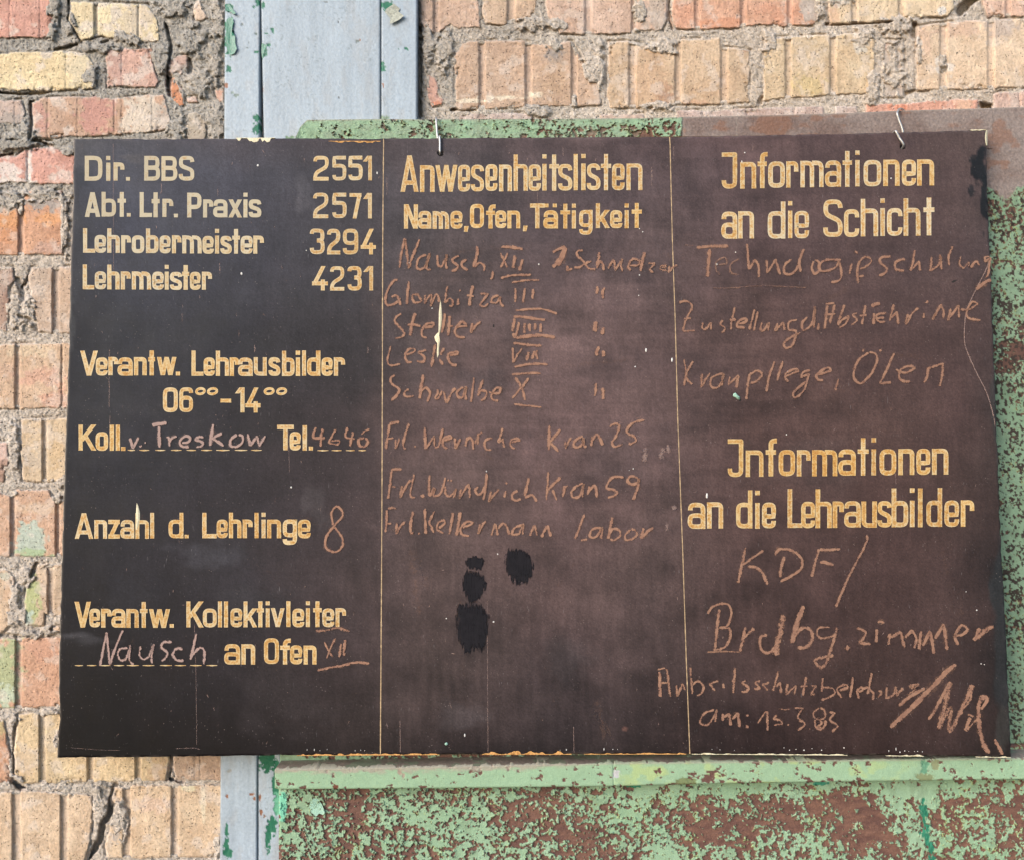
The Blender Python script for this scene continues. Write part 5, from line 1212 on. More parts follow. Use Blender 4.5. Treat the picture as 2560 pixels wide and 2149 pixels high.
chalk(TD, {"chalk number 4645": [[(1205,1190),(1178,1325),(1335,1335)],[(1300,1205),(1275,1330),(1270,1455)],[(1475,1212),(1385,1370),(1400,1405),(1500,1412),(1508,1365),(1390,1380)],
   [(1625,1190),(1598,1318),(1730,1350)],[(1695,1250),(1650,1450)],[(1922,1218),(1860,1240),(1800,1300)],[(1850,1330),(1775,1355),(1775,1430),(1840,1450),(1890,1385),(1850,1330)]]}, 5.2, .52)
chalk(TF, {"chalk figure 8": [[(1150,325),(1132,200),(1185,138),(1238,185),(1232,240),(1155,330),(1078,440),(1078,540),(1160,583),(1230,540),(1235,440),(1155,335)]]}, 4.6, .55)
chalk(TF, {"chalk stroke under Kollektivleiter": [([(965,1350),(1050,1352),(1150,1332),(1230,1332),(1320,1362)],6.5,.42)],
           "chalk numeral XII and its underline": [([(1060,1450),(1100,1545),(1155,1620)],4.6,.45),([(1172,1418),(1120,1530),(1080,1632)],4.6,.42),([(1225,1470),(1208,1618)],6,.42),([(1265,1430),(1250,1605)],6,.40),
                        ([(990,1742),(1100,1717),(1250,1690),(1370,1662),(1510,1675)],5,.55)]}, 5)
chalk(TE, {"chalk name Nausch at the lower left": [([(355,1700),(385,1540),(420,1378),(435,1520),(452,1680),(510,1510),(580,1345)],4.6),[(640,1522),(560,1530),(528,1580),(560,1640),(610,1620),(650,1500),(640,1610),(660,1670),(695,1680)],
   [(752,1500),(742,1590),(780,1632),(835,1600),(878,1490),(858,1590),(865,1680)],[(1062,1465),(985,1462),(955,1510),(1015,1570),(990,1625),(950,1650)],[(1170,1530),(1100,1530),(1068,1585),(1110,1640),(1180,1642)],
   ([(1298,1375),(1270,1510),(1240,1642)],5.5),[(1250,1600),(1330,1520),(1375,1555),(1372,1690)]]}, 5.2, .48, mat=M_CHALKP)
T1 = (950, 590, 5.526); T2 = (1310, 590, 5.25); T3 = (950, 780, 5.526); T4 = (1310, 780, 5.385); T5 = (950, 1040, 5.184); T6 = (1310, 1040, 5.185)
chalk(T1, {"chalk name Nausch in the first row": [([(265,455),(300,240),(345,50),(370,240),(398,440),(470,240),(550,45)],5.6),[(645,255),(550,305),(508,390),(530,460),(610,445),(660,340),(685,250),(640,400),(660,468),(715,465)],
   [(795,260),(800,390),(840,425),(900,350),(922,260),(908,370),(925,465)],[(1098,275),(1015,315),(1010,360),(1075,420),(1040,472),(980,495)],[(1210,320),(1135,370),(1140,430),(1225,480)],([(1338,135),(1342,250),(1290,445)],5.8),
   [(1300,440),(1370,375),(1435,410),(1440,498)],[(1555,485),(1552,560),(1525,605)]],
  "chalk numeral XII between two bars": [([(1670,160),(1800,155),(1985,185)],6),([(1660,232),(1710,340),(1765,442)],4.4),([(1772,225),(1720,340),(1660,450)],4.4),([(1870,265),(1835,455)],6),([(1970,320),(1920,490)],5.4),([(1660,590),(1750,562),(1900,542),(2090,540)],4.6)],
  "chalk name Glombitza": [[(250,615),(200,615),(115,735),(75,880),(105,958),(200,940),(290,855)],[(148,842),(225,830),(265,890),(285,972)],([(397,630),(370,955)],5.6),[(535,815),(450,820),(470,915),(565,910),(550,850),(500,800)],
   [(625,800),(618,935),(680,830),(712,820),(705,960),(770,820),(812,850),(810,930)],([(932,685),(895,935)],5.6),[(905,930),(960,865),(1008,900),(990,965),(945,960)],[(1085,860),(1075,970)],[(1080,755),(1125,765)],([(1285,680),(1250,840),(1235,980)],6),
   [(1190,820),(1305,840)],[(1370,802),(1490,802),(1380,955),(1440,980),(1500,925)],[(1650,822),(1560,850),(1535,915),(1610,925),(1660,850),(1665,930),(1715,985)]],
  "chalk numeral III between two bars": [([(1805,648),(1950,625),(2100,612),(2215,612)],4.6),([(1870,715),(1870,930)],5.6),([(2005,715),(1975,935)],5.6),([(2120,725),(2105,880)],5.2),([(1855,1030),(2100,1012),(2250,1012),(2450,1075)],4.6)]}, 5, .52)
chalk(T2, {"chalk words 1. Schmelzer": [([(370,222),(450,180),(545,140)],5.5,.7),([(545,145),(500,270),(440,395)],9,.8),([(470,300),(400,390),(370,412)],8,.75),([(572,385),(570,455),(640,430)],5,.6),
   [(778,190),(705,205),(700,265),(785,345),(745,405),(650,420)],[(890,330),(815,360),(825,405),(890,440),(945,430)],([(990,205),(955,440)],5.2),[(960,405),(1000,340),(1035,370),(1045,462)],
   [(1165,310),(1102,440)],[(1115,395),(1180,325),(1195,450),(1285,310),(1270,380),(1295,478)],[(1380,392),(1490,382),(1510,330),(1430,305),(1370,400),(1408,465)],([(1585,205),(1550,350),(1525,470)],6.5,.6),
   [(1620,360),(1715,370),(1650,440),(1700,485)],([(1890,378),(1800,400),(1790,440),(1880,455)],5,.38),([(1795,420),(1880,402)],4,.36),([(1912,390),(1898,490)],5.5,.5),([(1905,470),(1960,410),(2018,385)],5.5,.45)],
  "chalk ditto marks beside Glombitza": [([(955,655),(965,710),(945,770)],4.8,.6),([(1062,672),(1030,745),(1040,832)],5.8,.6)]}, 4.8, .50)
chalk(T3, {"chalk name Stelter": [[(300,20),(220,80),(215,150),(330,280),(300,345),(195,368)],([(492,10),(445,150),(415,335)],6),([(372,182),(460,175),(570,200)],5.4),[(600,212),(720,200),(735,160),(650,165),(578,260),(590,340),(660,355)],
   ([(900,12),(880,150),(850,300)],5.2,.65),([(965,45),(940,335)],6.2,.55),[(950,190),(1020,200)],[(1050,212),(1195,190),(1130,138),(1038,240),(1050,325),(1110,350),(1180,352)],[(1278,150),(1260,280),(1320,190),(1400,130)]],
  "chalk numeral VIII between two bars": [([(1838,70),(1950,65),(2100,88),(2290,112)],5.6),([(1855,80),(1832,280)],6.5),([(1835,290),(1860,352),(1900,250),(1922,135)],5.6),([(1998,145),(1992,300)],6),([(2062,155),(2066,280)],6),([(2145,150),(2140,260)],5),([(2215,150),(2222,290)],5.6),
    ([(1868,362),(1980,345),(2100,330),(2220,325),(2428,350)],6.5)],
  "chalk name Leske": [([(155,455),(105,640),(115,715),(180,738),(290,712)],4.2),[(345,590),(465,560),(482,515),(400,512),(348,600),(375,690),(450,692)],[(645,525),(535,560),(615,630),(590,692),(500,675)],
   ([(762,435),(745,560),(708,765)],6),[(890,490),(830,600)],[(815,640),(875,735)],[(945,600),(1070,580),(1060,555),(950,580),(945,650),(990,725),(1075,740)]],
  "chalk numeral VII between two bars": [([(1835,435),(1950,440),(2100,462),(2240,462)],6.2),([(1830,490),(1842,712)],5.2),([(1842,712),(1900,590),(1975,495)],5.2),([(2055,545),(2022,680)],6),([(2135,530),(2098,660)],5.4),([(2180,520),(2150,580),(2185,665)],5.4),([(1850,762),(1980,735),(2110,718),(2330,724)],4.8)],
  "chalk name Schwalbe": [[(210,865),(150,920),(165,995),(265,1070),(225,1160),(150,1225)],[(400,1060),(335,1110),(360,1168),(480,1158)],([(600,860),(545,1205)],6.5,.58),[(555,1110),(625,1050),(690,1115),(655,1250)],
   ([(785,1060),(800,1120),(765,1185),(800,1200),(865,1085)],5,.5),([(880,1095),(900,1200),(925,1250),(980,1130),(1045,1040)],6,.5),[(1150,1032),(1065,1110),(1090,1180),(1140,1175),(1190,1040),(1180,1130),(1190,1222)],([(1300,900),(1255,1255)],5.4),
   ([(1425,930),(1350,1165)],5.6),[(1360,1150),(1395,1085),(1470,1110),(1450,1190),(1380,1225)],[(1500,1110),(1640,1122),(1662,1048),(1590,1065),(1535,1165),(1575,1222),(1640,1218)]],
  "chalk numeral X between two bars": [([(1810,865),(1950,852),(2100,845),(2230,850)],4.4),([(1868,900),(1960,1060),(2005,1230)],5.2),([(2060,905),(1960,1040),(1815,1205)],5.2),([(1842,1272),(1960,1285),(2100,1300),(2240,1318)],4.2)]}, 5.2, .54)
chalk(T4, {"chalk ditto marks beside Stelter": [([(970,120),(950,275)],7,.6),([(1075,195),(1048,312)],7,.6)], "chalk ditto marks beside Leske": [([(1012,468),(975,540),(990,595)],6,.6),([(1070,515),(1065,612)],7,.6)],
  "chalk ditto marks beside Schwalbe": [([(968,952),(965,1050),(952,1142)],4.6,.6),([(1060,1015),(1065,1188)],7,.55)]}, 6, .55)
chalk(T5, {"chalk words Frl. Wernicke": [([(122,95),(100,260),(75,430)],5),([(120,108),(180,85),(258,80)],6.2),([(70,292),(185,282)],4.5),[(205,290),(200,412),(225,370),(252,280)],([(378,85),(320,260),(300,350),(310,412),(350,415)],5.6),([(455,378),(458,408)],4.5),
   ([(580,140),(585,290),(592,432)],6),[(592,432),(650,340),(700,262),(705,400)],[(700,402),(755,390),(790,270),(818,150)],[(825,310),(925,285),(905,255),(835,285),(810,350),(840,400),(885,415)],[(972,275),(978,408),(1050,285)],
   ([(1130,270),(1105,402)],5.5),[(1125,300),(1170,278),(1200,320),(1210,435)],[(1225,370),(1290,215)],([(1275,225),(1265,380)],4.5),([(1290,210),(1325,215)],6),[(1465,280),(1370,310),(1355,380),(1385,432),(1450,432)],
   ([(1590,145),(1560,260),(1525,350)],6),[(1528,350),(1590,300),(1600,370),(1618,405)],[(1690,335),(1820,312),(1770,285),(1690,320),(1700,390),(1760,422)]],
  "chalk words Frl. Wuendrich": [([(285,685),(180,685),(148,715),(135,850),(105,1075)],5.2),([(145,910),(215,918)],4.5),[(285,890),(262,1045),(340,900),(400,820)],([(442,735),(415,880),(392,1000),(415,1050),(465,1050)],5.8),([(545,1030),(566,1035)],8,.6),
   ([(648,752),(635,900),(642,1045)],6.5),[(642,1040),(705,930),(690,1025),(770,1015),(820,900),(850,780)],([(880,822),(890,830)],4.5),([(918,818),(928,845)],4.5),[(848,900),(850,990),(890,1035),(950,1000),(985,932),(950,1065)],
   [(1055,930),(1030,1058),(1090,960),(1150,880),(1160,960),(1162,1060)],[(1280,910),(1232,955),(1270,1012),(1320,990),(1360,900)],([(1385,730),(1370,900),(1340,1092)],5.4),[(1440,965),(1412,1095),(1480,1010),(1550,940)],[(1635,955),(1608,1055)],([(1630,850),(1642,880)],6),
   [(1790,960),(1715,1005),(1720,1070),(1770,1088),(1830,1065)],([(1932,785),(1900,920),(1872,1045)],6),[(1872,1050),(1960,1020),(2010,1060),(2030,1112)]],
  "chalk words Frl. Kellermann": [([(92,1200),(85,1350),(72,1505)],5.2),([(90,1195),(160,1180),(222,1200)],7,.42),([(85,1385),(155,1388)],4.5),[(220,1370),(212,1510),(270,1420),(328,1350)],([(432,1220),(395,1400),(400,1500),(440,1512)],5.8),([(495,1510),(515,1520)],5,.5),
   ([(580,1185),(588,1350),(595,1525)],5.4),[(708,1220),(640,1368),(665,1430),(700,1510)],[(755,1452),(840,1385),(820,1345),(750,1385),(742,1460),(790,1495),(830,1518)],([(952,1240),(895,1535)],6.2),([(1042,1230),(990,1552)],6.2),
   [(1065,1440),(1150,1410),(1205,1375),(1130,1360),(1050,1440),(1055,1510),(1100,1540),(1165,1552)],[(1302,1380),(1275,1512),(1330,1400),(1380,1350)],([(1500,1380),(1437,1545)],5.6),[(1500,1385),(1525,1545)],[(1530,1460),(1590,1385),(1640,1420),(1680,1540)],
   [(1855,1400),(1740,1450),(1708,1528),(1800,1515),(1855,1400),(1850,1535)],([(2000,1405),(1935,1555)],5.6),[(2000,1400),(2040,1552)],([(2170,1400),(2092,1568)],5.6),[(2172,1400),(2215,1560)]]}, 5.0, .52)
chalk(T6, {"chalk words Kran 25": [([(330,110),(325,280),(320,450)],5.4),[(470,160),(400,260),(328,340)],[(345,345),(400,400),(452,460)],[(530,310),(540,412),(570,340),(615,270)],[(765,250),(660,320),(650,385),(700,402),(755,350),(770,280),(772,370),(815,405)],
   ([(885,255),(870,390)],5),[(875,320),(940,240),(985,290),(1022,382)],([(1100,142),(1170,98),(1232,125),(1200,240),(1140,340),(1180,395),(1285,360)],5),([(1565,48),(1410,88),(1330,205),(1430,270),(1440,330),(1345,362)],5.2)],
  "chalk words Kran 59": [([(316,705),(305,900),(288,1090)],4.6),([(482,780),(400,860),(308,955)],5.4),[(368,940),(395,1020),(430,1090)],([(530,890),(500,1048)],6),[(520,930),(580,890)],[(770,862),(660,920),(612,990),(640,1048),(720,1030),(772,880),(752,1058)],
   ([(855,895),(822,1025)],5.4),[(840,960),(910,900),(935,950),(942,1055)],([(1302,790),(1210,782),(1130,802),(1068,920),(1150,950),(1212,985),(1170,1030),(1080,1050)],5.6),([(1480,800),(1390,775),(1338,830),(1390,880),(1470,860),(1488,800),(1470,930),(1440,1010),(1415,1090)],5.4)],
  "chalk word Labor": [([(785,1260),(725,1420),(660,1592)],4.6),([(728,1608),(825,1588)],4.2),[(1000,1440),(890,1460),(850,1545),(910,1570),(980,1500),(1012,1440),(1000,1592)],([(1145,1300),(1120,1440),(1085,1592)],5.6),[(1100,1540),(1150,1455),(1235,1480),(1240,1550),(1170,1602),(1110,1590)],
   [(1385,1460),(1315,1530),(1322,1600),(1420,1575),(1465,1520),(1430,1470),(1385,1460)],([(1550,1440),(1510,1590)],5.6),[(1510,1590),(1590,1500),(1680,1430)]]}, 5.2, .55)
for lab, p, w in [("left pink chalk dab right of Kran 25", [(1572,405),(1562,600)], 15), ("middle pink chalk dab right of Kran 25", [(1810,400),(1765,560)], 13), ("right pink chalk dab right of Kran 25", [(1865,360),(1870,490)], 8), ("round pink chalk dab near the ruled line", [(1915,1175),(1975,1190)], 11), ("faint chalk dab right of Labor", [(1850,1380),(1845,1490)], 9)]:
    chalk(T6, {lab: [(p, w, .32, .55)]}, name="chalk_dab", mat=M_CHALKP)
T7 = (1680, 590, 4.1); T8 = (2080, 590, 3.598); T9 = (1720, 1320, 5.185); T10 = (2080, 1320, 4.565); T11 = (1630, 1640, 4.468); T12 = (2060, 1640, 4.2)
def X8(p): return [((2080 + a / 3.598 - 1680) * 4.1, b / 3.598 * 4.1) for a, b in p]
chalk(T7, {"chalk word Technologieschulung": [([(245,125),(390,108),(585,108)],6.5,.6),([(385,130),(375,270),(360,425)],6.5,.62),([(470,300),(560,280),(540,225),(460,260),(450,340),(500,410)],4,.42,.6),([(690,240),(610,280),(600,370),(690,402)],4,.42,.6),
    ([(765,75),(778,220),(788,350)],5.4),[(788,350),(845,250),(885,310),(888,432)],[(968,245),(975,375),(1060,250),(1080,320),(1105,402)],[(1225,240),(1155,300),(1150,380),(1210,395),(1270,350),(1285,290)],([(1350,130),(1300,275),(1322,378)],5.2),
    [(1455,250),(1430,330),(1460,392),(1510,350),(1500,270),(1455,250)],X8([(85,220),(-50,218),(-120,270),(-95,320),(15,295),(60,235),(82,320),(65,400),(-15,420)]),X8([(180,245),(150,348)]),X8([(203,130),(230,165)]),
    X8([(245,305),(330,260),(352,215),(300,188),(245,240),(225,330),(235,432)]),(X8([(235,365),(290,362)]),4),X8([(532,185),(445,195),(432,240),(490,295),(470,340),(415,356)]),X8([(660,205),(575,235),(570,300),(650,318)]),
    (X8([(745,125),(725,230),(703,322)]),5.6),X8([(718,300),(775,240),(790,320)]),(X8([(895,180),(882,310),(940,280),(975,220),(970,180),(982,312)]),5.6),(X8([(1085,90),(1045,185),(1050,275)]),5),X8([(1152,185),(1145,260),(1180,290),(1225,240),(1222,290)]),
    X8([(1240,292),(1290,235),(1325,275)]),X8([(1418,190),(1372,195),(1372,232),(1415,205),(1402,330),(1375,385)]),(X8([(1432,398),(1370,420),(1285,488)]),6,.7)],
  "chalk words Zustellung d.": [([(65,685),(150,670),(205,730),(145,850),(115,965),(150,975),(240,968)],4.6),([(110,850),(200,845)],4),[(318,880),(308,945),(345,955),(395,890),(400,972)],[(525,860),(495,905),(542,950),(505,1000)],([(645,725),(615,850),(598,972)],5),[(580,862),(660,858)],
    [(675,905),(755,880),(755,848),(690,870),(670,930),(750,945)],([(845,750),(790,972)],4.8),([(880,770),(835,982)],4.8),[(918,880),(905,955),(940,965),(988,900),(982,980)],[(1080,890),(1058,972),(1135,890),(1152,972)],
    [(1282,860),(1200,885),(1195,960),(1270,985),(1235,1110),(1165,1152),(1145,1100),(1220,1040),(1315,990)],[(1388,830),(1325,900),(1345,972),(1430,900),(1465,728),(1448,950)],([(1502,890),(1492,972)],6)],
  "chalk words Kranpflege, Oelen": [([(120,1262),(142,1400),(120,1545)],4.6),[(215,1278),(140,1440),(205,1528)],[(308,1410),(300,1550),(385,1400)],[(522,1408),(410,1450),(395,1540),(460,1555),(515,1480),(522,1410),(505,1542)],([(590,1440),(575,1542)],5),[(578,1520),(672,1440),(658,1562)],
    ([(792,1410),(770,1560),(755,1680)],5.4),[(785,1425),(870,1382),(920,1425),(860,1490),(795,1512)],([(1050,1282),(1000,1420),(960,1605)],5.2),([(1130,1280),(1072,1490)],5.4),[(1160,1442),(1290,1385),(1260,1365),(1165,1410),(1160,1460),(1190,1500)],
    [(1420,1375),(1340,1400),(1322,1450),(1395,1420),(1350,1580),(1262,1660),(1240,1610),(1370,1490)],[(1475,1430),(1620,1385),(1590,1350),(1480,1420),(1492,1475),(1550,1480)],([(1708,1455),(1670,1588)],4.6),
    X8([(330,1048),(235,1120),(190,1240),(215,1308),(270,1322),(360,1225),(402,1120),(385,1060),(330,1045)]),(X8([(270,1028),(285,1035)]),5,.6),(X8([(425,1028),(438,1034)]),5,.6),(X8([(558,1048),(500,1180),(430,1325),(535,1318)]),5),X8([(568,1200),(650,1232),(742,1190),(700,1172),(620,1200),(600,1270),(640,1308),(708,1312)]),
    X8([(858,1175),(855,1250),(822,1328)]),(X8([(850,1195),(930,1170),(995,1152),(985,1260),(962,1362)]),5)]}, 5.0, .54)
chalk(T7, {"faint chalk stroke under Technologieschulung": [([(410,535),(600,535),(900,512),(1200,525),(1390,532)],3.6,.36,.6)], "faint chalk dash left of Technologieschulung": [([(120,95),(220,100)],3,.3,.6)]}, name="chalk_stroke")
chalk(T8, {"long thin pale scratch curving down to the right edge": [([(1420,200),(1370,330),(1290,485),(1240,590),(1200,700),(1185,900),(1205,1020),(1290,1220),(1385,1410),(1440,1590),(1465,1720)],2.2,.50,.65)]}, name="scratch", mat=M_CHALKP)
chalk(T8, {"chalk word Abstichrinne": [(
    [((1680+1670/4.1-2080)*3.598,690/4.1*3.598),((1680+1565/4.1-2080)*3.598,700/4.1*3.598)],4), ([((1680+1592/4.1-2080)*3.598,705/4.1*3.598),((1680+1560/4.1-2080)*3.598,960/4.1*3.598)],5), ([((1680+1665/4.1-2080)*3.598,700/4.1*3.598),((1680+1615/4.1-2080)*3.598,905/4.1*3.598)],5), ([((1680+1550/4.1-2080)*3.598,812/4.1*3.598),((1680+1680/4.1-2080)*3.598,798/4.1*3.598)],4),
    ([(110,615),(75,720),(45,805)],5.4),[(45,810),(85,760),(148,725),(120,790),(60,828)],[(232,688),(180,712),(220,760),(165,805)],([(300,620),(265,802)],5),[(240,722),(312,715)],([(375,692),(370,800)],6),([(342,636),(432,602)],7,.6),[(492,690),(400,715),(412,770),(482,776)],[(388,742),(470,738)],
    ([(555,612),(515,770)],5),[(528,745),(580,690),(595,802)],[(680,700),(662,792),(720,700),(780,640)],([(822,690),(818,752)],5.4),([(832,606),(870,590)],6),[(930,690),(905,748),(975,622),(1000,690),(995,756)],[(1062,652),(1042,756),(1130,632),(1138,742)],
    [(1145,668),(1230,662),(1302,615),(1255,595),(1205,690),(1230,742),(1335,762)]]}, 5.0, .54)
chalk(T9, {"chalk letters KDF and slash": [([(745,240),(700,470),(645,720)],6),([(985,280),(850,370),(700,482)],5),([(762,490),(900,515),(980,600),(1030,735)],7.5,.5),([(1250,358),(1210,500),(1190,640)],6.5),([(1120,352),(1190,272),(1350,290),(1470,390),(1462,520),(1350,605),(1192,690)],5.4),
    ([(1702,260),(1645,450),(1602,630)],6.2),([(1700,275),(1850,275),(1980,262)],6),([(1700,440),(1780,440),(1890,480)],6,.68),([((390/4.565+360)*5.185,70/4.565*5.185),((395/4.565+360)*5.185,140/4.565*5.185),((300/4.565+360)*5.185,340/4.565*5.185),((170/4.565+360)*5.185,590/4.565*5.185),((40/4.565+360)*5.185,900/4.565*5.185)],5.6,.5)],
  "chalk word Brdbg.": [([(250,1112),(300,1030),(400,980),(515,982),(560,1080),(530,1220),(480,1275),(395,1285)],5),([(395,1290),(530,1295),(548,1400),(500,1510),(430,1558),(320,1570)],5.4),([(410,1040),(385,1200),(350,1560)],5.8),([(740,1270),(720,1400),(670,1605)],7,.5),([(700,1440),(780,1360),(870,1285)],7,.45),
    ([(1032,1378),(940,1410),(940,1540),(1000,1610),(1090,1580),(1160,1470)],6,.5),([(1240,1110),(1200,1300),(1150,1500),(1140,1655)],13,.44),([(1500,995),(1420,1200),(1338,1490)],10,.46),([(1370,1410),(1480,1290),(1580,1310),(1612,1400),(1570,1500),(1500,1545),(1410,1538)],6.4),
    ([(1855,1282),(1700,1285),(1672,1360),(1720,1420),(1820,1405),(1910,1380)],5,.45),([(1932,1270),(1900,1400),(1850,1560),(1790,1740),(1715,1800),(1660,1745),(1640,1700),(1760,1665),(1890,1640)],6.4,.48),([((170/4.565+360)*5.185,1340/4.565*5.185),((176/4.565+360)*5.185,1382/4.565*5.185)],9,.7)],
  "thin chalk line under Brdbg.": [([(240,1602),(450,1592),(690,1602)],3,.45,.8)]}, 5.6, .54)
chalk(T10, {"chalk word zimmer": [([(275,1125),(380,1180),(355,1250),(308,1302),(445,1320)],5.4,.62),([(512,1140),(500,1302)],6.4),([(510,1066),(555,1062),(600,1080)],5.4,.7),([(660,1190),(640,1332)],6.5),[(668,1245),(770,1192),(800,1270),(830,1362)],[(825,1250),(905,1168),(958,1250),(935,1372)],
    ([(1012,1160),(990,1382)],6.5),[(1030,1345),(1110,1180),(1140,1300),(1160,1432)],[(1170,1260),(1265,1100),(1290,1240),(1310,1392)],([(1368,1230),(1480,1210),(1540,1150),(1475,1105),(1400,1220),(1432,1332)],6),([(1682,1130),(1620,1282)],8,.5),([(1630,1270),(1730,1170),(1845,1108)],10,.42)]}, 6, .56)
chalk(T11, {"chalk word Arbeitsschutzbelehrung": [([(52,148),(155,125)],3.6,.5),([(85,160),(90,456)],6,.48),([(162,130),(205,456)],6,.48),([(90,290),(190,292)],4),([(270,310),(282,436),(340,308),(372,382)],5),([(425,110),(450,420)],5.6,.48),[(445,320),(510,272),(572,330),(550,410),(490,438)],([(750,268),(645,302),(705,388)],5.4,.44),
    [(790,290),(802,360)],([(925,115),(905,412)],5.6),([(880,272),(940,270)],5),[(1055,260),(1000,290),(1072,345),(1050,390),(990,390)],[(1210,262),(1150,290),(1200,352),(1128,360)],([(1312,288),(1240,310),(1300,386)],5.4),([(1412,150),(1350,392)],5.4),[(1380,342),(1430,292),(1442,418)],[(1512,295),(1500,420),(1600,325),(1590,426)],
    ([(1722,220),(1680,442)],5.4),[(1650,330),(1742,330)],[(1770,320),(1830,330),(1770,420),(1825,422)],([(1905,230),(1892,400)],4.8),[(1890,342),(2010,352),(2038,410),(1960,460),(1880,482)],
    [((a/4.2+430)*4.468,b/4.2*4.468) for a,b in [(150,352),(240,325),(230,290),(150,320),(140,370),(190,432)]],([((a/4.2+430)*4.468,b/4.2*4.468) for a,b in [(302,205),(270,432)]],5),[((a/4.2+430)*4.468,b/4.2*4.468) for a,b in [(345,372),(400,350),(390,318),(345,360),(365,442)]],
    ([((a/4.2+430)*4.468,b/4.2*4.468) for a,b in [(497,165),(455,400)]],5),[((a/4.2+430)*4.468,b/4.2*4.468) for a,b in [(400,340),(455,320),(480,345),(515,385),(510,462)]],([((a/4.2+430)*4.468,b/4.2*4.468) for a,b in [(560,440),(600,375),(560,360)]],4.5,.4),[((a/4.2+430)*4.468,b/4.2*4.468) for a,b in [(655,310),(650,430),(725,400),(752,320),(762,402),(830,325)]],
    ([((a/4.2+430)*4.468,b/4.2*4.468) for a,b in [(880,295),(930,335),(985,290),(900,300),(945,345),(870,400)]],5,.45)],
  "chalk date am: 15.3.83": [[(700,590),(590,630),(535,720),(570,760),(635,750),(700,650),(722,600),(705,732)],([(790,630),(788,722)],5),([(800,682),(860,640),(880,772)],6,.6),([(890,705),(955,640),(980,792)],6,.55),([(1060,645),(1070,668)],6,.5),([(1050,762),(1072,800)],7,.5),([(1175,748),(1280,592)],3.4,.5),([(1282,592),(1292,832)],5.6,.5),
    ([(1410,578),(1480,590),(1555,578)],5,.36),[(1395,640),(1355,692),(1430,712),(1450,750),(1355,762)],([(1512,750),(1524,768)],4.5,.45),([(1580,570),(1680,575),(1625,680),(1705,750),(1620,825)],5.2,.5),([(1742,800),(1770,806)],4,.35),([(1872,565),(1802,625),(1815,680),(1880,700),(1932,670),(1922,600),(1872,565)],5,.5),
    ([(1820,690),(1825,780),(1880,812),(1932,760),(1930,700)],6,.55),([(1840,670),(1890,740),(1840,780),(1900,790)],6,.45),([(1968,620),(2035,630),(1985,705),(2072,770),(2000,842)],5.2,.5)]}, 5.0, .48)
chalk(T12, {"two broad slanting chalk strokes after Arbeitsschutzbelehrung": [([(1060,330),(960,380),(870,440),(780,522)],7.5,.58),([(1385,80),(1290,150),(1200,250),(1100,350),(900,550),(690,745)],9,.58)],
  "chalk signature at the lower right corner": [([(1090,668),(1150,580),(1210,470),(1320,260)],6.5,.5),([(1322,260),(1285,430),(1240,620),(1200,775)],13,.38),([(1200,770),(1270,620),(1330,520),(1318,660),(1300,805)],9,.38),([(1305,805),(1400,640),(1480,470),(1560,285)],10,.42),([(1560,290),(1530,440),(1450,560)],6,.34),([(1500,598),(1570,632)],5,.5),([(1535,632),(1500,720),(1475,785)],7,.5),([(1475,785),(1560,700),(1600,650)],6,.36),
    ([(1680,392),(1625,500),(1618,640),(1640,800),(1680,930),(1735,1022)],10,.52),([(1690,395),(1705,460),(1640,560)],7,.5)],
  "short bright chalk dash at the lower right corner": [([(1785,858),(1825,940),(1872,1032)],6.5,.7)]}, 6, .52)

# touched-up black patches, dry-brushed downwards
def blot(label, lines, w, dens=.78):
    ink = Ink(0.00005)
    for (x0_, y0_, x1_, y1_, ww) in lines:
        n = 24; t = np.linspace(0, 1, n)
        ink.ribbon(np.stack([x0_ + (x1_ - x0_) * t + 1.5 * np.sin(t * 5), y0_ + (y1_ - y0_) * t], -1), ww * 1.3, (dens, 1, 0), wob=.12, taper=.35, seed=int(x0_ + y0_), fade=14)
    ink.build("black_paint_patch", M_BLACK, label)
Z = lambda a, b: (1100 + a / 5.037, 1330 + b / 5.037)
def zb(a, b, c, d, w): return (*Z(a, b), *Z(c, d), w)
def brushed(label, outline, dens=.80):
    """many narrow upright bristle strokes filling an outline measured on the photograph"""
    P = np.array([Z(a_, b_) for a_, b_ in outline]); ink = Ink(0.00005)
    rb = np.random.RandomState(int(P[0, 0]))
    xs_ = np.arange(P[:, 0].min() + 1.5, P[:, 0].max() - 1, 3.2); n = len(P)
    for x in xs_:
        hits = []
        for i_ in range(n):
            (ax, ay), (bx, by) = P[i_], P[(i_ + 1) % n]
            if (ax > x) != (bx > x): hits.append(ay + (x - ax) / (bx - ax) * (by - ay))
        if len(hits) < 2: continue
        y0_, y1_ = min(hits) + rb.uniform(-3, 3), max(hits) + rb.uniform(-6, 15)
        m_ = max(6, int((y1_ - y0_) / 5)); t = np.linspace(0, 1, m_)
        e_ = min(x - xs_[0], xs_[-1] - x)
        ink.ribbon(np.stack([x + 1.0 * np.sin(t * 6 + x), y0_ + (y1_ - y0_) * t], -1), 7.5, (dens - (.42 if e_ < 4 else .2 if e_ < 8 else 0) + rb.uniform(-.08, .05), 1, 0), wob=.2, taper=1.6, seed=int(x * 3), fade=26)
    ink.build("black_paint_patch", M_BLACK, label)
brushed("black brushed patch standing apart on the right", [(815,260),(850,200),(950,180),(1060,190),(1130,280),(1185,390),(1180,480),(1130,560),(1060,640),(980,650),(910,650),(860,560),(820,430)])
brushed("small black brushed patch at the top of the column of three", [(325,350),(360,300),(440,290),(530,300),(570,360),(520,420),(500,450),(350,450)])
brushed("black brushed patch in the middle of the column of three", [(270,640),(285,540),(340,460),(480,450),(540,540),(590,640),(540,760),(490,860),(380,860),(310,770)])
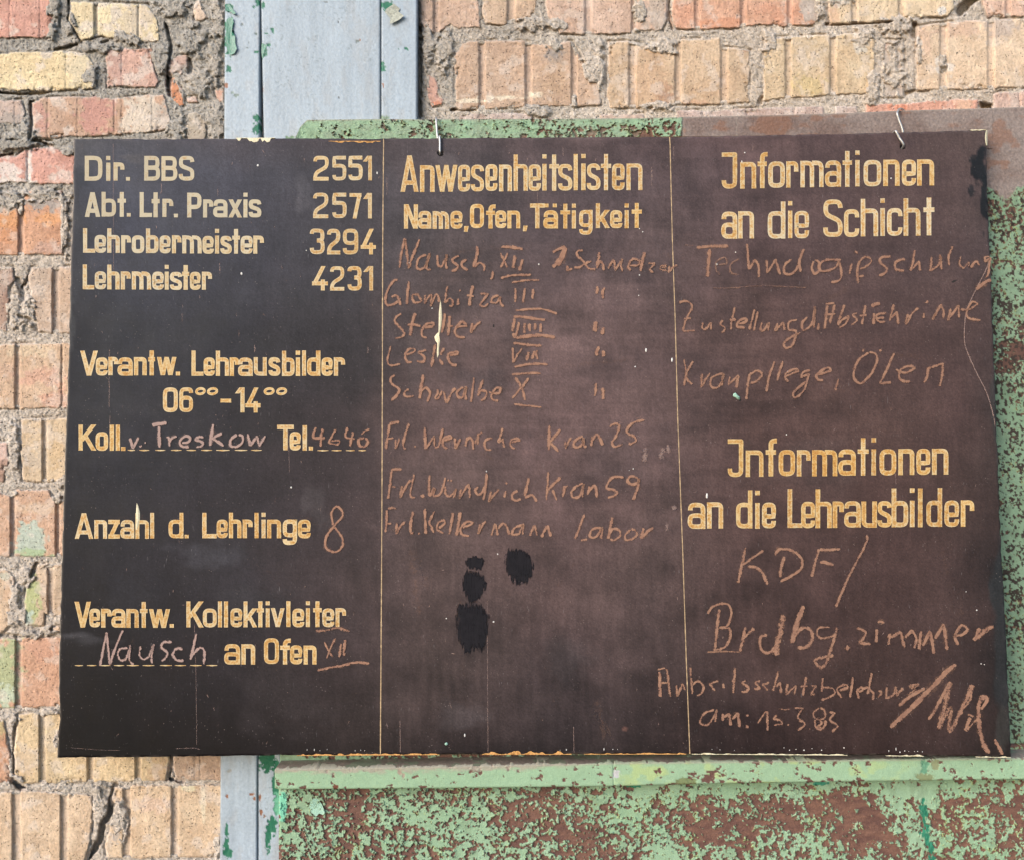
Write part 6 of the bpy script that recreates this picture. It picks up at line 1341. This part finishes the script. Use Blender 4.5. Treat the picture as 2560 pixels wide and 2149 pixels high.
brushed("largest black brushed patch at the foot of the column of three", [(200,1050),(225,850),(290,850),(400,870),(480,860),(560,930),(620,1000),(600,1180),(560,1380),(520,1500),(420,1490),(330,1530),(260,1400),(215,1300)])

# ------------------------------------------------------------------ chips, splashes and bare wood
def shard(pts, off=0.0004, thick=0.0006):
    """a small solid chip with rounded flanks standing on the board face"""
    P = np.array(pts, float); c = P.mean(0); n = len(P)
    fh = float(face_h(c[:1], c[1:])[0]) * SC
    V = np.concatenate([on_board(P[:, 0], P[:, 1], fh + 0.00002 + 0 * P[:, 0]), on_board(c[0] + (P[:, 0] - c[0]) * .8, c[1] + (P[:, 1] - c[1]) * .8, fh + thick), on_board(c[:1], c[1:], fh + thick * 1.1)])
    F = []
    for i_ in range(n):
        j_ = (i_ + 1) % n
        F += [[i_, j_, n + j_], [i_, n + j_, n + i_], [n + i_, n + j_, 2 * n]]
    return V, np.array(F)
def orient(V, F):
    a = V[F[:, 0]]; nrm = np.cross(V[F[:, 1]] - a, V[F[:, 2]] - a)
    flip = nrm @ BN < 0
    F = F.copy(); F[flip] = F[flip][:, ::-1]; return F
def chips(name, shapes, mat, label=None, kind=None, thick=0.0006):
    Vs, Fs, n = [], [], 0
    for pts in shapes:
        V, F = shard(pts, thick=thick); Vs.append(V); Fs.append(orient(V, F) + n); n += len(V)
    o = make_mesh(name, np.concatenate(Vs), np.concatenate(Fs), mat, None, board)
    if label: o["label"] = label
    if kind: o["kind"] = kind
    return o
chips("gouge", [[(1101,748),(1103,762),(1105,790),(1104,812),(1101,828),(1097,842),(1100,852),(1098,870),(1097,888),(1093,898),(1092,884),(1093,858),(1088,852),(1086,842),(1089,838),(1092,846),(1096,832),(1097,808),(1097,785),(1099,765)]], M_WOOD, "long upright splintered gouge showing pale bare wood")
chips("gouge", [[(342,1255),(346,1264),(350,1280),(350,1298),(347,1312),(343,1326),(340,1322),(342,1300),(340,1282)]], M_WOOD, "white splinter mark over the h of Anzahl")
rs = np.random.RandomState(12)
def run(x0_, x1_, yf, h, mat, name, label, seedn, up=True):
    h = h
    xs_ = np.arange(x0_, x1_, 3.5); n_ = 0.5 + 0.5 * fbm(xs_ / 14, xs_ * 0, seedn, 4)
    e = np.minimum(xs_ - x0_, x1_ - xs_); k_ = np.clip(e / 14, 0, 1)
    yy = yf(xs_); hh = h * 1.5 * np.clip(n_ * 1.7 - 0.45, 0, 1.1) * k_ + 0.15
    top = np.stack([xs_, yy - hh if up else yy + hh], -1); bt = np.stack([xs_, yy + (0.9 if up else -0.9)], -1)
    V = np.concatenate([on_board(top[:, 0], top[:, 1], 0.0002 + face_h(top[:, 0], top[:, 1]) * SC), on_board(bt[:, 0], bt[:, 1], 0.0003 + face_h(bt[:, 0], bt[:, 1]) * SC), on_board(bt[:, 0], bt[:, 1], -0.003)])
    n = len(xs_); a = np.arange(n - 1)
    F = np.concatenate([np.stack([a, a + 1, n + a + 1, n + a], -1), np.stack([n + a, n + a + 1, 2 * n + a + 1, 2 * n + a], -1)])
    t = np.concatenate([F[:, [0, 1, 2]], F[:, [0, 2, 3]]]); t = orient(V, t)
    o = make_mesh(name, V, t, mat, None, board); o["label"] = label
run(742, 1100, b_bot, 2.6, M_WOODO, "bare_edge", "ochre bare wood along the lower edge, left length", 801)
run(1205, 1430, b_bot, 5.0, M_WOODO, "bare_edge", "ochre bare wood along the lower edge under the black patches", 802)
run(1460, 1716, b_bot, 2.0, M_WOODO, "bare_edge", "pale bare wood along the lower edge left of the ruled line", 803)
run(1730, 2120, b_bot, 1.8, M_WOOD, "bare_edge", "pale bare wood along the lower edge right of the ruled line", 804)
run(2215, 2310, b_bot, 2.2, M_WOOD, "bare_edge", "pale bare wood along the lower edge under the signature", 805)
run(2440, 2528, b_bot, 2.4, M_WOOD, "bare_edge", "pale bare wood at the lower right corner", 806)
run(590, 690, b_top, 13.0, M_WOOD, "bare_edge", "pale splintered wood on the upper edge above Praxis", 807, up=False)
run(822, 955, lambda x: b_top(x) + 8, 3.0, M_WOODO, "bare_edge", "thin pale scrape near the upper edge above 2551", 808, up=False)
run(2425, 2466, b_top, 3.4, M_WOOD, "bare_edge", "pale bare wood on the upper right corner", 809, up=False)
ys_ = np.linspace(326, 364, 14)
V = np.concatenate([on_board(2467.5 - 5.5 * np.sin(np.linspace(.5, 2.7, 14)), ys_, 0.0003), on_board(2468.5 + 0 * ys_, ys_, 0.0003), on_board(2468.5 + 0 * ys_, ys_, -0.006)])
a = np.arange(13); F = np.concatenate([np.stack([a, 14 + a, 15 + a, a + 1], -1), np.stack([14 + a, 28 + a, 29 + a, 15 + a], -1)])
F = np.concatenate([F[:, [0, 1, 2]], F[:, [0, 2, 3]]])
o_ = make_mesh("bare_edge", V, orient(V, F), M_WOOD, None, board); o_["label"] = "pale bare wood down the right edge at the top corner"
def drop(x, y, r, asp=1.0):
    t = np.linspace(0, 2 * math.pi, 9)[:-1]
    return [(x + r * math.cos(q) * rs.uniform(.8, 1.15), y + r * asp * math.sin(q) * rs.uniform(.85, 1.15)) for q in t]
sp = [(645,414,3.4,1),(604,685,3.2,1.5),(728,1217,3,1),(766,627,2,1),(943,433,2.2,2),(1347,661,2.4,1),(1599,688,2.2,1),(1597,739,1.8,1),(1615,876,3.4,1.8),(1680,900,3.2,2),(1588,917,2.2,1),(1244,1384,2.2,1),(1234,1553,2.8,1),(1116,1545,2,1),(1162,1837,2.2,2.6),(1599,572,2,1),(1607,580,2,1),
      (1792,661,2.8,1),(1839,631,2,1),(1767,1238,3.4,2.4),(1966,1086,2.2,1),(2228,446,2.4,1),(1862,382,2.2,1),(1969,929,2,1),(1023,658,1.8,1.2),(1080,771,1.9,1),(2453,1658,2,1),(2461,1660,1.5,1),(2442,1524,2.2,1),(2415,1478,1.5,1),(2306,1720,2.4,1),(510,1338,1.2,1),(1216,1177,1.8,1.3),(1583,1171,1.6,1.5),(1573,1175,1.2,1),
      (2222,1876,1.8,2.6),(2240,1871,1.6,5),(2250,1879,2.4,1.6),(2262,1876,2,1.6),(2272,1877,1.6,1),(2286,1877,1.6,1.2),(2294,1877,2,1.2),(2306,1878,1.5,2),(768,1873,1.5,3),(786,1873,2,3),(800,1875,1.4,2),(818,1872,1.2,3),(888,1875,1.6,2),(902,1874,1.2,3),(912,1875,1.3,2),
      (2110,1868,3,1.2),(1960,1868,2,1),(1974,1874,3,1),(1990,1872,2,1.3),(2010,1874,4,.8),(2030,1870,2,1),(2054,1874,3,1),(1780,1872,1.2,2),(1800,1873,1.2,2),(1836,1875,1.2,1.6),(1510,1872,2.6,2.4),(1532,1872,2,1.4),(1544,1872,1.4,1.6),(1416,1873,2.2,2),(1400,1874,1.2,1.6),(1855,405,1.6,3)]
chips("paint_splash", [drop(x, y, r * (.5 if y > 1860 else .8), a_) for x, y, r, a_ in sp], M_SPECK, "small white splashes and nicks scattered over the face", "stuff", 0.0003)
chips("paint_crumb", [[(1833,985),(1838,982),(1843,988),(1849,992),(1850,999),(1844,999),(1838,994),(1832,991)]], M_MINT, "mint-green paint crumb caught in a hole below Kranpflege", None, 0.0016)
chips("paint_crumb", [drop(1116, 1858, 4.5, .8)], M_MINT, "mint-green paint crumb near the lower edge", None, 0.0012)
chips("nail_hole", [drop(1850, 1001, 3.2, 1.0)], M_DARKHOLE, "dark hole beside the mint-green crumb", None, 0.00005)
chips("nail_hole", [[(2378,705),(2384,701),(2393,701),(2388,705),(2382,708)]], M_DARKHOLE, "small dark slit under the word ending in schulung", None, 0.00005)
chips("nail_hole", [[(1232,811),(1236,811),(1236,818),(1232,819)]], M_DARKHOLE, "small dark nick left of the numeral VIII", None, 0.00005)

# random fine scuffs and specks of dust: real but too small to count
ink = Ink(0.00004); V_, F_ = [], []
for _ in range(420):
    x, y = rs.uniform(200, 2440), rs.uniform(365, 1865)
    L = rs.uniform(2, 9) * (2.4 if rs.rand() < .06 else 1); an = rs.normal(math.pi / 2, .35) if rs.rand() < .7 else rs.uniform(0, math.pi)
    dx, dy = L * math.cos(an) / 2, L * math.sin(an) / 2
    ink.ribbon([(x - dx, y - dy), (x, y + rs.uniform(-.4, .4)), (x + dx, y + dy)], rs.uniform(.9, 2.0), (rs.uniform(.3, .7), rs.uniform(.25, .8), 0), taper=1.0, seed=_)
o_ = ink.build("fine_scuffs", M_CHALKP, "fine pale scuffs and dust grains over the whole face"); o_["kind"] = "stuff"
for lab, x, y, L, w, op in [("grey scuff under the S of BBS",403,471,26,6,.55),("grey scuff right of Lehrmeister",549,674,32,6,.6),("thin scratch above Praxis",544,480,24,2,.7),("scuff right of the ruled line by Anwesenheitslisten",967,465,46,6,.5),("scuff above heitslisten",1407,384,34,6,.45),("scuff after Anwesenheitslisten",1629,443,48,7,.5),
      ("scuff right of the second ruled line",1684,382,30,6,.4),("short scuff left of Verantw. Lehrausbilder",636,872,17,6,.6),("pink scuff above Lehrausbilder",455,795,22,6,.35),("grey scuff above bilder",597,833,24,6,.4),("scuff above the first Jnformationen",1881,368,20,6,.4),("dab right of bilder",919,875,14,6,.5),("scuff at upper dark left edge",205,365,6,2,.3)]:
    ink = Ink(0.00005); ink.ribbon([(x, y - L / 2), (x + .8, y), (x, y + L / 2)], w, (.36, op, 0), wob=.2, taper=.8, seed=x)
    ink.build("scuff", M_CHALKP, lab)
ink = Ink(0.00004)
rq = np.random.RandomState(77)
for k_ in range(46):
    x, y = rq.uniform(980, 2380), rq.choice([rq.uniform(600, 1050), rq.uniform(1060, 1360), rq.uniform(1420, 1820)])
    if k_ > 38: x, y = rq.uniform(230, 900), rq.uniform(1150, 1620)
    L = rq.uniform(60, 260); an = rq.normal(0.0, .25) if y < 1350 else rq.normal(math.pi / 2, .3)
    t = np.linspace(-.5, .5, 30); bend = rq.uniform(-30, 30)
    ink.ribbon(np.stack([x + L * t * math.cos(an) - bend * t * t * math.sin(an), y + L * t * math.sin(an) + bend * t * t * math.cos(an)], -1), rq.uniform(14, 46), (rq.uniform(.02, .22), rq.uniform(.07, .20), 0), taper=1.2, seed=k_ * 7, fade=30)
ink.build("chalk_smear", M_CHALK, "faint rubbed-out chalk smears over the middle and right columns")["kind"] = "stuff"
ink = Ink(0.00005)
for pts, w in [([(273,875),(273,1020)],1.2),([(275,1040),(274,1120)],1.0),([(492,1860),(490,1700),(486,1560)],.8),([(178,1868),(260,1874),(300,1874)],.7),([(440,1870),(486,1868),(500,1872)],1.0),([(1218,1500),(1220,1880)],1.0),([(1434,1815),(1435,1880)],1.2),([(1000,1800),(1001,1880)],1.2),([(283,360),(284,700)],1.0),([(1340,400),(1346,560)],.8),([(2236,1160),(2242,1250)],.8),([(720,1060),(724,1180)],.8)]:
    P = np.array(pts, float); s_ = np.concatenate([[0], np.cumsum(np.hypot(*np.diff(P, axis=0).T))]); t_ = np.linspace(0, s_[-1], 60)
    ink.ribbon(np.stack([np.interp(t_, s_, P[:, 0]), np.interp(t_, s_, P[:, 1])], -1), w * 1.5, (.5, .5, 0), seed=int(P[0, 0]))
ink.build("hairline_crack", M_CHALKP, "thin pale vertical hairline scratches in the black paint")["kind"] = "stuff"

# ================================================================== WIRE HOOKS
def tube(name, pts3, r, mat, parent=None, seg=12):
    P = np.array(pts3, float)
    Pe = np.concatenate([[2 * P[0] - P[1]], P, [2 * P[-1] - P[-2]]]); out = []
    for i_ in range(1, len(Pe) - 2):
        a, b, c, d = Pe[i_ - 1:i_ + 3]
        for t in np.linspace(0, 1, 10, endpoint=False):
            out.append(0.5 * ((2 * b) + (-a + c) * t + (2 * a - 5 * b + 4 * c - d) * t * t + (-a + 3 * b - 3 * c + d) * t ** 3))
    out.append(P[-1]); P = np.array(out)
    T = np.gradient(P, axis=0); T /= np.linalg.norm(T, axis=1)[:, None]
    up = np.array([1.0, 0, 0]); A = np.cross(T, up); A /= np.linalg.norm(A, axis=1)[:, None]; B_ = np.cross(T, A)
    th = np.linspace(0, 2 * math.pi, seg, endpoint=False)
    V = (P[:, None] + r * (np.cos(th)[None, :, None] * A[:, None] + np.sin(th)[None, :, None] * B_[:, None])).reshape(-1, 3)
    i_ = np.arange(len(P) * seg).reshape(len(P), seg); j_ = np.roll(i_, -1, 1)
    F = np.stack([i_[:-1], j_[:-1], j_[1:], i_[1:]], -1).reshape(-1, 4)
    return make_mesh(name, V, F, mat, None, parent)
def W3(px, py, d): return on_wall(np.array(px, float), np.array(py, float), d)
def B3(px, py, o): return on_board(np.array(px, float), np.array(py, float), o)
def hook(label, up_pts, front_pts):
    """up_pts: over the sheet's edge and down behind the board; front_pts: out of the hole, up the face, over the board's edge"""
    bk = [W3(x, y, d) for x, y, d in up_pts]
    fr = [B3(x, y, o) for x, y, o in front_pts]
    o = tube("wire_hook", bk + fr, 0.00125, M_WIRE)
    o["label"] = label; o["category"] = "wire hook"; o["group"] = "wires that hang the board"
hook("straight wire hook on the green edge above the heading Anwesenheitslisten",
     [(1089,318,-0.004),(1089,300,-0.002),(1089.5,294,0.008),(1090.5,297,0.019),(1091.5,315,0.0205),(1094,345,0.0205),(1098,378,0.0195)],
     [(1100.5,386,-0.008),(1100.8,385,0.0005),(1100.5,379,0.0028),(1100.5,362,0.0024),(1099.8,349,0.0026),(1099.4,343,0.0016),(1099.3,342,-0.004),(1099.3,346,-0.0105)])
hook("slanting wire hook on the brown rusty edge near the board's upper right corner",
     [(2262,300,-0.004),(2262,282,-0.001),(2256,274,0.008),(2249,273,0.016),(2243,283,0.0205),(2247,300,0.0205),(2256,325,0.0205),(2258,352,0.0195)],
     [(2257,370,-0.008),(2257,368,0.0005),(2254,362,0.0028),(2245,347,0.0024),(2238,334,0.0026),(2237,330,0.0016),(2236.5,329,-0.004),(2236.5,333,-0.0105)])
